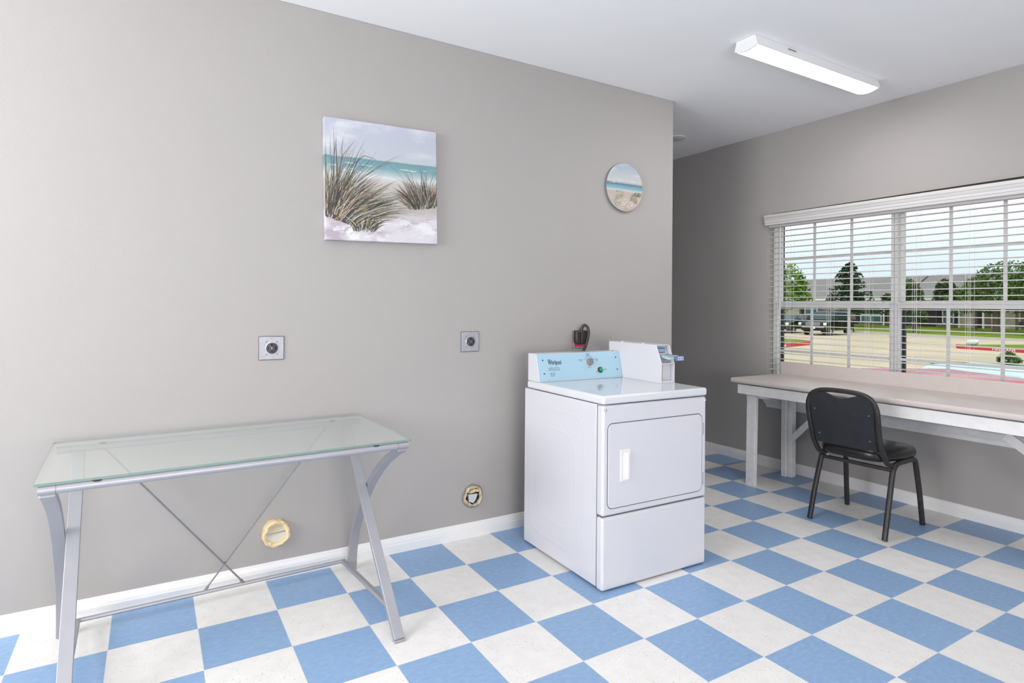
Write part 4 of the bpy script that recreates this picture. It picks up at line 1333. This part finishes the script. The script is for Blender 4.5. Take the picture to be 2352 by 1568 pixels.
for bx_, by_ in ((25.1, 15.06), (20.5, 14.15)):
    p_ = Vector((bx_, by_, gz(bx_) + 0.03)) + dn * 0.15
    text_obj('curb_lettering', 'FIRE LANE', 0.17, M_TEXTW, curb1, Matrix(((dirv.x, 0, dn.x, p_.x), (dirv.y, 0, dn.y, p_.y), (0, 1, 0, p_.z), (0, 0, 0, 1))), 'LEFT', extrude=0.004, sx=1.05)

# right island
isr = [(34.6, 11.35), (33.87, 11.0), (33.2, 8.33), (32.4, 5.0), (31.0, 0.0), (43.0, 0.0), (42.0, 6.0), (38.5, 9.6)]
struct(slab('grass_island.001', isr, 0.16, M_GRASS))
rc = MB()
for (xa, ya), (xb, yb) in zip(isr[:4], isr[1:5]):
    rc.sweep([(xa - 0.05, ya, gz(xa) + 0.085), (xb - 0.05, yb, gz(xb) + 0.085)], RECT(0.19, 0.17), side=(0, 0, 1))
curb2 = tag(rc.build('fire_lane_curb', M_REDC), 'red painted curb with white lettering across the road at right', 'curb', 'red fire lane curbs outside')
dirv = Vector((-0.67, -2.67, 0)).normalized()
dn = Vector((dirv.y, -dirv.x, 0))
for t_ in (1.55, 4.6):
    p_ = Vector((33.87, 11.0, gz(33.5) + 0.02)) + dirv * t_ + dn * 0.16
    text_obj('curb_lettering', 'FIRE LANE', 0.19, M_TEXTW, curb2, Matrix(((dirv.x, 0, dn.x, p_.x), (dirv.y, 0, dn.y, p_.y), (0, 1, 0, p_.z), (0, 0, 0, 1))), 'LEFT', extrude=0.004, sx=1.15)
# nearer grass by the parking
near = [(23.4, 8.0), (24.2, 6.6), (24.9, 4.5), (25.0, -3.0), (14.0, -3.0), (14.5, 2.2), (19.5, 5.4)]
struct(slab('grass_verge', near, 0.06, M_GRASS))


def leaf_mesh(blobs, count, size, seed, droop=0.0):
    """leaf cards scattered over and inside ellipsoid blobs"""
    rnd_ = random.Random(seed)
    mb = MB()
    tot = sum(b_[3] * b_[4] for b_ in blobs)
    for cx_, cy_, cz_, rx_, rz_ in blobs:
        for k in range(int(count * rx_ * rz_ / tot)):
            d = Vector((rnd_.gauss(0, 1), rnd_.gauss(0, 1), rnd_.gauss(0, 1))).normalized()
            r_ = rnd_.uniform(0.55, 1.0) ** 0.5 * (1 + 0.18 * mnoise.noise(d * 2.3 + Vector((seed, cx_, cz_))))
            p = Vector((cx_ + d.x * rx_ * r_, cy_ + d.y * rx_ * r_, cz_ + d.z * rz_ * r_))
            a = Vector((rnd_.gauss(0, 1), rnd_.gauss(0, 1), rnd_.gauss(0, 0.7))).normalized()
            b2 = a.cross(Vector((rnd_.gauss(0, 1), rnd_.gauss(0, 1), rnd_.gauss(0, 1)))).normalized()
            s = size * rnd_.uniform(0.6, 1.4)
            mb.add([p - a * s, p + b2 * s * 0.55, p + a * s, p - b2 * s * 0.55], [(0, 1, 2, 3)])
    return mb


def leaf_mat(name, c, var=0.45):
    m = simple(name, c, 0.7, spec=0.2, var=var, scale=1.6)
    return m


M_L1 = leaf_mat('fresh_green_leaves', (0.13, 0.25, 0.03))
M_L2 = leaf_mat('dark_conifer_needles', (0.028, 0.065, 0.024))
M_L3 = leaf_mat('mid_green_leaves', (0.062, 0.115, 0.026))
M_L4 = leaf_mat('dark_green_leaves', (0.05, 0.085, 0.026))
M_L5 = leaf_mat('oak_green_leaves', (0.085, 0.145, 0.036))


def tree(name, label, x, y, blobs, count, size, m, trunk_r, trunk_h, seed, group=None, branches=()):
    z0 = gz(x) + (0.13 if x > 46 else 0.0)
    t = thing(name, label, 'tree', (x, y, z0), 0, group)
    leaf_mesh([(bx_, by_, bz_ - z0, r_, rz_) for bx_, by_, bz_, r_, rz_ in blobs], count, size, seed).build('foliage', m, t)
    tr = MB()
    tr.sweep([(0, 0, -0.1), (0.03, 0.02, trunk_h * 0.5), (0.0, 0.0, trunk_h)], [(trunk_r * math.cos(i * math.pi / 5), trunk_r * math.sin(i * math.pi / 5)) for i in range(10)])
    for (ex, ey, ez, r_) in branches:
        tr.tube([(0, 0, trunk_h * 0.75), (ex * 0.5, ey * 0.5, (trunk_h * 0.75 + ez) * 0.52), (ex, ey, ez)], r_, 7)
    tr.build('trunk', M_BARK, t, smooth=True)
    return t


tree('leafy_tree', 'bright green young tree behind the parked cars at the left window edge', 50.0, 31.0,
     [(0, 0, 3.2, 1.9, 2.3), (0.6, -0.6, 2.4, 1.6, 1.2), (-0.4, 0.8, 4.4, 1.3, 1.6), (0.3, -1.2, 3.4, 0.9, 0.7)], 2600, 0.17, M_L1, 0.10, 2.6, 4, 'trees outside')
# conifer: stacked whorls narrowing to a tip
cz_l = []
rndc = random.Random(5)
for k in range(16):
    t_ = k / 15
    z_ = 1.35 + 4.1 * t_
    rad = 2.35 * (1 - t_) ** 0.85 + 0.12
    for j in range(6):
        a_ = rndc.uniform(0, 6.28)
        q = rndc.uniform(0.55, 0.95)
        cz_l.append((rad * q * math.cos(a_), rad * q * math.sin(a_), z_ - 0.10 * rad, 0.36 + 0.24 * (1 - t_), 0.17))
    cz_l.append((0, 0, z_, rad * 0.45, 0.28))
tree('conifer', 'dark pointed conifer in front of the grey-roofed house', 55.0, 27.7, cz_l, 5200, 0.11, M_L2, 0.13, 4.6, 6, 'trees outside')
tree('low_shade_tree', 'low rounded green tree just left of the window mullion', 58.2, 25.75, [(0, 0, 1.9, 0.66, 0.7), (0.1, 0.3, 2.4, 0.45, 0.4)], 1100, 0.16, M_L3, 0.09, 1.8, 8, 'trees outside')
bgl = ['dark tree just right of the window mullion, before the right house', 'second tree right of the mullion, before the right house',
       'third tree right of the mullion, before the right house', 'fourth tree right of the mullion, beside the big oak']
for i, (x, y, z, r_, m) in enumerate(((56.6, 23.45, 2.75, 0.93, M_L3), (57.4, 21.05, 2.70, 0.93, M_L4), (56.6, 18.7, 2.75, 0.93, M_L3), (57.6, 16.45, 2.9, 0.66, M_L4))):
    tree('yard_tree', bgl[i], x, y, [(0, 0, z, r_, 1.0), (0.1, r_ * 0.42, z - 0.45, r_ * 0.72, 0.95), (0, -r_ * 0.42, z - 0.35, r_ * 0.72, 1.0), (0, 0.1, z + 0.75, r_ * 0.72, 0.55)], 3000, 0.085, m, 0.10, 1.9, 30 + i, 'trees outside')
tree('oak_tree', 'big rounded oak on the lawn at the right window edge', 53.4, 16.3,
     [(0, -1.1, 2.9, 2.5, 1.7), (0.5, 0.9, 2.4, 1.9, 1.3), (-0.3, -3.0, 2.8, 2.0, 1.6), (0, -0.6, 3.9, 1.8, 1.1), (0, 2.1, 1.9, 1.3, 0.9), (0, -2.6, 1.9, 2.1, 0.9)], 9000, 0.10, M_L5, 0.22, 2.2, 12, 'trees outside',
     [(0.2, 1.5, 2.2, 0.08), (0.2, -1.8, 2.4, 0.09), (-0.4, 0.6, 2.9, 0.07)])
tree('garden_tree', 'small dark tree on the lawn before the right house', 50.5, 20.3, [(0, 0, 0.75, 0.95, 0.6), (0.1, 0.6, 1.0, 0.6, 0.4)], 700, 0.11, M_L4, 0.06, 0.9, 15, 'trees outside')
for i, (x, y, r_) in enumerate(((23.9, 5.78, 0.27), (24.1, 4.98, 0.27))):
    b_ = thing('round_bush', ('small dark green bush on the verge beyond the pale blue car' if i == 0 else 'small bush at the right frame edge on the verge'), 'bush', (x, y, gz(x) + 0.06), 0, 'bushes on the verge')
    leaf_mesh([(0, 0, 0.17, r_ * 1.25, 0.17), (0.06, 0.05, 0.32, r_ * 0.8, 0.13)], 1300, 0.034, 60 + i).build('foliage', M_L5, b_)
    MB().cyl((0, 0, -0.03), (0, 0, 0.3), 0.03, 8).build('stem', M_BARK, b_)


# ------------------------------------------------------------------ houses
def house(label, y0, y1, feats):
    x0, zb_ = 60.0, gz(60.0) + 0.13
    h = thing('brick_house', label, 'house', (x0, (y0 + y1) / 2, zb_), 0, 'low brick houses across the road')
    off = Matrix.Translation((-x0, -(y0 + y1) / 2, -zb_))

    def bx(mb, *a, **k):
        return mb.box(*a, mx=off, **k)
    z = zb_
    wl_ = MB()
    bx(wl_, x0, x0 + 9, y0, y1, z - 0.2, z + 2.55)
    wl_.build('brick_wall', M_BRICK, h)
    rf = MB().prism([(x0 - 0.7, z + 2.42), (x0 + 4.5, z + 4.75), (x0 + 9.7, z + 2.42), (x0 + 9.7, z + 2.57), (x0 + 4.5, z + 4.92), (x0 - 0.7, z + 2.57)], 1, y0 - 0.5, y1 + 0.5, mx=off)
    rf.build('roof', M_ROOF, h)
    fs_ = MB()
    bx(fs_, x0 - 0.74, x0 - 0.68, y0 - 0.5, y1 + 0.5, z + 2.38, z + 2.58)
    fs_.build('fascia', M_HWHITE, h)
    for f in feats:
        k, ya, yb = f[0], f[1], f[2]
        if k == 'window':
            w = MB()
            za, zb2 = z + f[3], z + f[4]
            for q in ((ya, ya + 0.09, za, zb2), (yb - 0.09, yb, za, zb2), (ya, yb, za - 0.02, za + 0.08), (ya, yb, zb2 - 0.08, zb2), ((ya + yb) / 2 - 0.04, (ya + yb) / 2 + 0.04, za, zb2), (ya, yb, (za + zb2) / 2 - 0.04, (za + zb2) / 2 + 0.04)):
                bx(w, x0 - 0.07, x0 - 0.01, *q)
            wf = w.build('window', M_HWHITE, h)
            p = MB()
            bx(p, x0 - 0.035, x0 - 0.02, ya + 0.05, yb - 0.05, za + 0.04, zb2 - 0.04)
            p.build('pane', M_HWIN, wf)
            for s in ((ya - 0.42, ya - 0.04), (yb + 0.04, yb + 0.42)):
                q = MB()
                bx(q, x0 - 0.06, x0 - 0.01, s[0], s[1], za, zb2)
                q.build('shutter', M_SHUT, h)
        elif k == 'stone':
            q = MB()
            bx(q, x0 - 0.05, x0 + 0.1, ya, yb, z - 0.1, z + 2.5)
            q.build('stone_veneer', M_STONE, h)
        elif k == 'porch':
            q = MB()
            bx(q, x0 - 0.04, x0 + 0.1, ya, yb, z, z + 2.3)
            q.build('porch_shade_panel', M_DOOR_SHADE, h)  # flat dark panel standing in for the shade inside the porch
        elif k == 'door':
            q = MB()
            bx(q, x0 - 0.07, x0 + 0.02, ya, yb, z, z + 2.05)
            q.build('door', M_DOOR_SHADE, h)
        elif k == 'post':
            q = MB()
            bx(q, x0 - 0.6, x0 - 0.48, ya, yb, z - 0.1, z + 2.45)
            q.build('porch_post', M_HWHITE, h)
    return h


house('low brick house with teal windows and dark shutters behind the black SUV', 25.9, 47.0, [
    ('stone', 35.6, 37.6), ('window', 33.6, 35.0, 0.9, 2.1), ('window', 27.35, 29.3, 0.25, 1.75), ('post', 26.86, 26.98), ('stone', 31.5, 32.2), ('window', 39.5, 41.0, 0.8, 2.0)])
house('low brick house with dark porch and white posts at right', 6.0, 24.7, [
    ('porch', 22.9, 24.2), ('window', 21.5, 22.4, 0.3, 1.6), ('stone', 20.1, 21.2), ('door', 19.45, 20.05), ('post', 19.2, 19.32), ('post', 20.9, 21.0), ('stone', 17.0, 18.9), ('window', 14.6, 16.0, 0.7, 1.9)])

# park grills on the lawn
gl1 = None
for i, (x, y) in enumerate(((48.2, 23.72), (50.6, 13.75), (49.2, 19.9))):
    gr = thing('park_grill', ('black park grill on a post beside the SUV' if i == 0 else 'black park grill on a post under the big oak' if i == 1 else 'black park grill on a post by the small dark tree'), 'grill', (x, y, gz(x) + 0.13), 0, 'park grills on the lawn')
    MB().cyl((0, 0, -0.05), (0, 0, 0.62), 0.05, 8).build('post', M_BLACKP, gr)
    gb = MB().box(-0.25, 0.25, -0.28, 0.28, 0.60, 0.64)
    gb.box(-0.25, 0.25, -0.28, -0.25, 0.64, 0.95).box(-0.25, 0.25, 0.25, 0.28, 0.64, 0.95).box(0.22, 0.25, -0.25, 0.25, 0.64, 0.95)
    gb.build('firebox', M_BLACKP, gr)
    gg = MB()
    for k in range(9):
        gg.cyl((-0.25, -0.24 + 0.06 * k, 0.82), (0.24, -0.24 + 0.06 * k, 0.82), 0.012, 6)
    gg.build('grate', M_ROD, gr)

# white bag lying on the red curb
bag = MB()
rb = random.Random(3)
seg, rings = 14, 8
vs, fs = [], []
for j in range(rings + 1):
    t_ = j / rings
    for i in range(seg):
        a_ = 2 * math.pi * i / seg
        r_ = math.sin(math.pi * (0.04 + 0.92 * t_)) ** 0.7
        k_ = 1 + 0.35 * mnoise.noise(Vector((math.cos(a_) * 1.8, math.sin(a_) * 1.8, t_ * 3 + 4)))
        vs.append((0.24 * r_ * k_ * math.cos(a_), 0.36 * r_ * k_ * math.sin(a_) - 0.10 * t_, 0.19 - 0.19 * math.cos(math.pi * t_) * (1 if t_ < 0.5 else k_)))
for j in range(rings):
    for i in range(seg):
        fs.append((j * seg + i, j * seg + (i + 1) % seg, (j + 1) * seg + (i + 1) % seg, (j + 1) * seg + i))
fs.append(tuple(range(seg))[::-1])
fs.append(tuple(rings * seg + i for i in range(seg)))
bg_ = bag.add(vs, fs).build('plastic_bag', simple('white_plastic_bag', (0.66, 0.69, 0.72), 0.35, var=0.08, scale=5), None, smooth=True, angle=80)
bg_.scale = (0.72, 0.72, 0.8)
bg_.location = (34.45, 10.75, gz(34.5) + 0.16)
tag(bg_, 'white plastic bag lying on the tip of the right red curb', 'bag')


# ------------------------------------------------------------------ cars
def car(name, label, loc, rz, paint, suv, scale=1.0, detail=True, glass=None):
    c = thing(name, label, 'car', loc, rz, 'parked cars outside the window')
    c.scale = (scale, scale, scale)
    L, Wd = (2.4, 0.94) if suv else (2.3, 0.90)
    if suv:
        prof = [(L - 0.10, 0.36), (L, 0.55), (L - 0.02, 0.82), (L - 0.16, 1.02), (1.25, 1.13), (1.0, 1.15), (-L + 0.08, 1.15), (-L, 0.90), (-L + 0.02, 0.45), (-L + 0.15, 0.36)]
        cab_b, cab_t, z0, z1 = (1.20, -2.30), (0.42, -2.08), 1.13, 1.80
    else:
        prof = [(L - 0.12, 0.30), (L, 0.45), (L - 0.04, 0.66), (L - 0.30, 0.80), (1.0, 0.93), (-1.6, 0.97), (-L + 0.08, 0.93), (-L, 0.75), (-L + 0.04, 0.40), (-L + 0.15, 0.30)]
        cab_b, cab_t, z0, z1 = (1.15, -1.85), (0.25, -1.10), 0.92, 1.40
    body = MB().prism(prof, 1, -Wd, Wd).build('body', paint, c, bevel=0.09, seg=4)
    wt = Wd - 0.20
    wb2 = Wd - 0.06
    cabn = MB().add([(cab_b[0], -wb2, z0), (cab_b[0], wb2, z0), (cab_b[1], wb2, z0), (cab_b[1], -wb2, z0),
                     (cab_t[0], -wt, z1), (cab_t[0], wt, z1), (cab_t[1], wt, z1), (cab_t[1], -wt, z1)],
                    [(3, 2, 1, 0), (4, 5, 6, 7), (0, 1, 5, 4), (1, 2, 6, 5), (2, 3, 7, 6), (3, 0, 4, 7)])
    cabn.build('cabin', paint, c, bevel=0.10, seg=4)
    gm = glass or M_CARGL

    def pane(pts, d):
        P = [Vector(p) for p in pts]
        nrm = (P[1] - P[0]).cross(P[2] - P[0]).normalized()
        cen = sum(P, Vector()) / 4
        if nrm.dot(cen - Vector((cen.x * 0.5, 0, (z0 + z1) / 2 - 0.3))) < 0:
            nrm.negate()
        vs = [p + nrm * d for p in P] + [p - nrm * 0.01 for p in P]
        return MB().add(vs, [(0, 1, 2, 3), (7, 6, 5, 4)] + [(i, (i + 1) % 4, 4 + (i + 1) % 4, 4 + i) for i in range(4)])

    def lerp(a, b_, t):
        return a + (b_ - a) * t

    def side_pt(s, fx, t):       # fx along the cabin, t up
        x = lerp(lerp(cab_b[0], cab_b[1], fx), lerp(cab_t[0], cab_t[1], fx), t)
        return (x, s * lerp(wb2, wt, t), lerp(z0, z1, t))
    for nm, e0, e1 in (('windshield', 0, None), ('rear_window', 1, None)):
        xb, xt = cab_b[e0], cab_t[e0]
        pts = []
        for t, k in ((0.10, 0.90), (0.10, -0.90), (0.90, -0.86), (0.90, 0.86)):
            pts.append((lerp(xb, xt, t), k * lerp(wb2, wt, t), lerp(z0, z1, t)))
        pane(pts, 0.012).build(nm, gm, c)
    for s in (-1, 1):
        for fa, fb in ((0.08, 0.44), (0.48, 0.92)) if not suv else ((0.06, 0.34), (0.37, 0.64), (0.67, 0.95)):
            pane([side_pt(s, fa, 0.12), side_pt(s, fb, 0.12), side_pt(s, fb, 0.88), side_pt(s, fa, 0.88)], 0.012).build('side_window', gm, c)
    wr = 0.37 if suv else 0.33
    for x in (L - 0.88, -L + 0.95):
        for s in (-1, 1):
            w = MB().lathe([(wr * 0.55, -0.11), (wr, -0.10), (wr, 0.09), (wr * 0.92, 0.115), (wr * 0.62, 0.10), (wr * 0.62, 0.06), (0.01, 0.06)], 24,
                           mx=Matrix.Translation((x, s * (Wd - 0.10), wr)) @ Matrix.Rotation(R(-90 * s), 4, 'X')).build('wheel', M_BLACKP, c, smooth=True)
            MB().lathe([(wr * 0.60, 0.055), (wr * 0.58, 0.085), (wr * 0.2, 0.10), (0.01, 0.10)], 18,
                       mx=Matrix.Translation((x, s * (Wd - 0.10), wr)) @ Matrix.Rotation(R(-90 * s), 4, 'X')).build('hubcap', M_STEEL, w, smooth=True)
    if detail:
        zf = 0.86 if suv else 0.66
        for s in (-1, 1):
            MB().box(L - 0.20, L - 0.01, s * (Wd - 0.04) - 0.18, s * (Wd - 0.04) + 0.03, zf - 0.11, zf + 0.11).build('headlight', M_HEADL, c, bevel=0.04)
            MB().box(0.80, 0.95, s * (Wd + 0.10) - 0.10, s * (Wd + 0.10) + 0.10, z0 - 0.02, z0 + 0.16).build('side_mirror', paint, c, bevel=0.03)
        gr_ = MB()
        for k in range(4):
            gr_.box(L - 0.05, L + 0.015, -0.52, 0.52, zf - 0.10 + k * 0.06, zf - 0.065 + k * 0.06)
        gr_.build('grille', M_STEEL, c)
        MB().box(L - 0.06, L + 0.03, -0.80, 0.80, zf - 0.28, zf - 0.16).build('bumper_bar', M_STEEL if suv else paint, c, bevel=0.02)
        MB().box(L, L + 0.045, -0.17, 0.17, zf - 0.36, zf - 0.20).build('number_plate', M_HWHITE, c)
        if suv:
            for s in (-1, 1):
                MB().cyl((0.1, s * (wt - 0.08), z1 + 0.05), (-1.8, s * (wt - 0.08), z1 + 0.05), 0.02, 8).box(0.0, 0.04, s * (wt - 0.08) - 0.02, s * (wt - 0.08) + 0.02, z1 - 0.02, z1 + 0.05).box(-1.7, -1.66, s * (wt - 0.08) - 0.02, s * (wt - 0.08) + 0.02, z1 - 0.02, z1 + 0.05).build('roof_rail', M_STEEL, c)
    return c


M_CARGL = simple('tinted_car_glass', (0.03, 0.055, 0.06), 0.06, spec=0.6, var=0.2, scale=1)
M_HEADL = simple('clear_headlight', (0.72, 0.82, 0.76), 0.15, spec=0.6)
M_CARBLK = simple('black_car_paint', (0.006, 0.006, 0.009), 0.10, spec=0.6)
M_CARRED = simple('red_car_paint', (0.40, 0.05, 0.08), 0.25, spec=0.5)
M_CARBLU = simple('pale_blue_car_paint', (0.50, 0.72, 0.86), 0.25, spec=0.5)
car('suv', 'black SUV with roof rails and pale headlights parked across the road', (42.8, 22.75, -0.60), R(187), M_CARBLK, True, 0.96)
car('sedan', 'dark sedan parked to the left of the black SUV', (43.9, 26.3, -0.60), R(187), M_CARBLK, False, 1.08)
car('coupe', 'red car parked right outside, only its roof above the backsplash', (6.89, 0.45, -0.86), R(-118), M_CARRED, False, 0.985, True, M_CARRED)
car('coupe', 'pale blue car parked beyond the red car outside', (10.0, 0.95, -0.86), R(-98), M_CARBLU, False, 0.92, True, M_CARBLU)
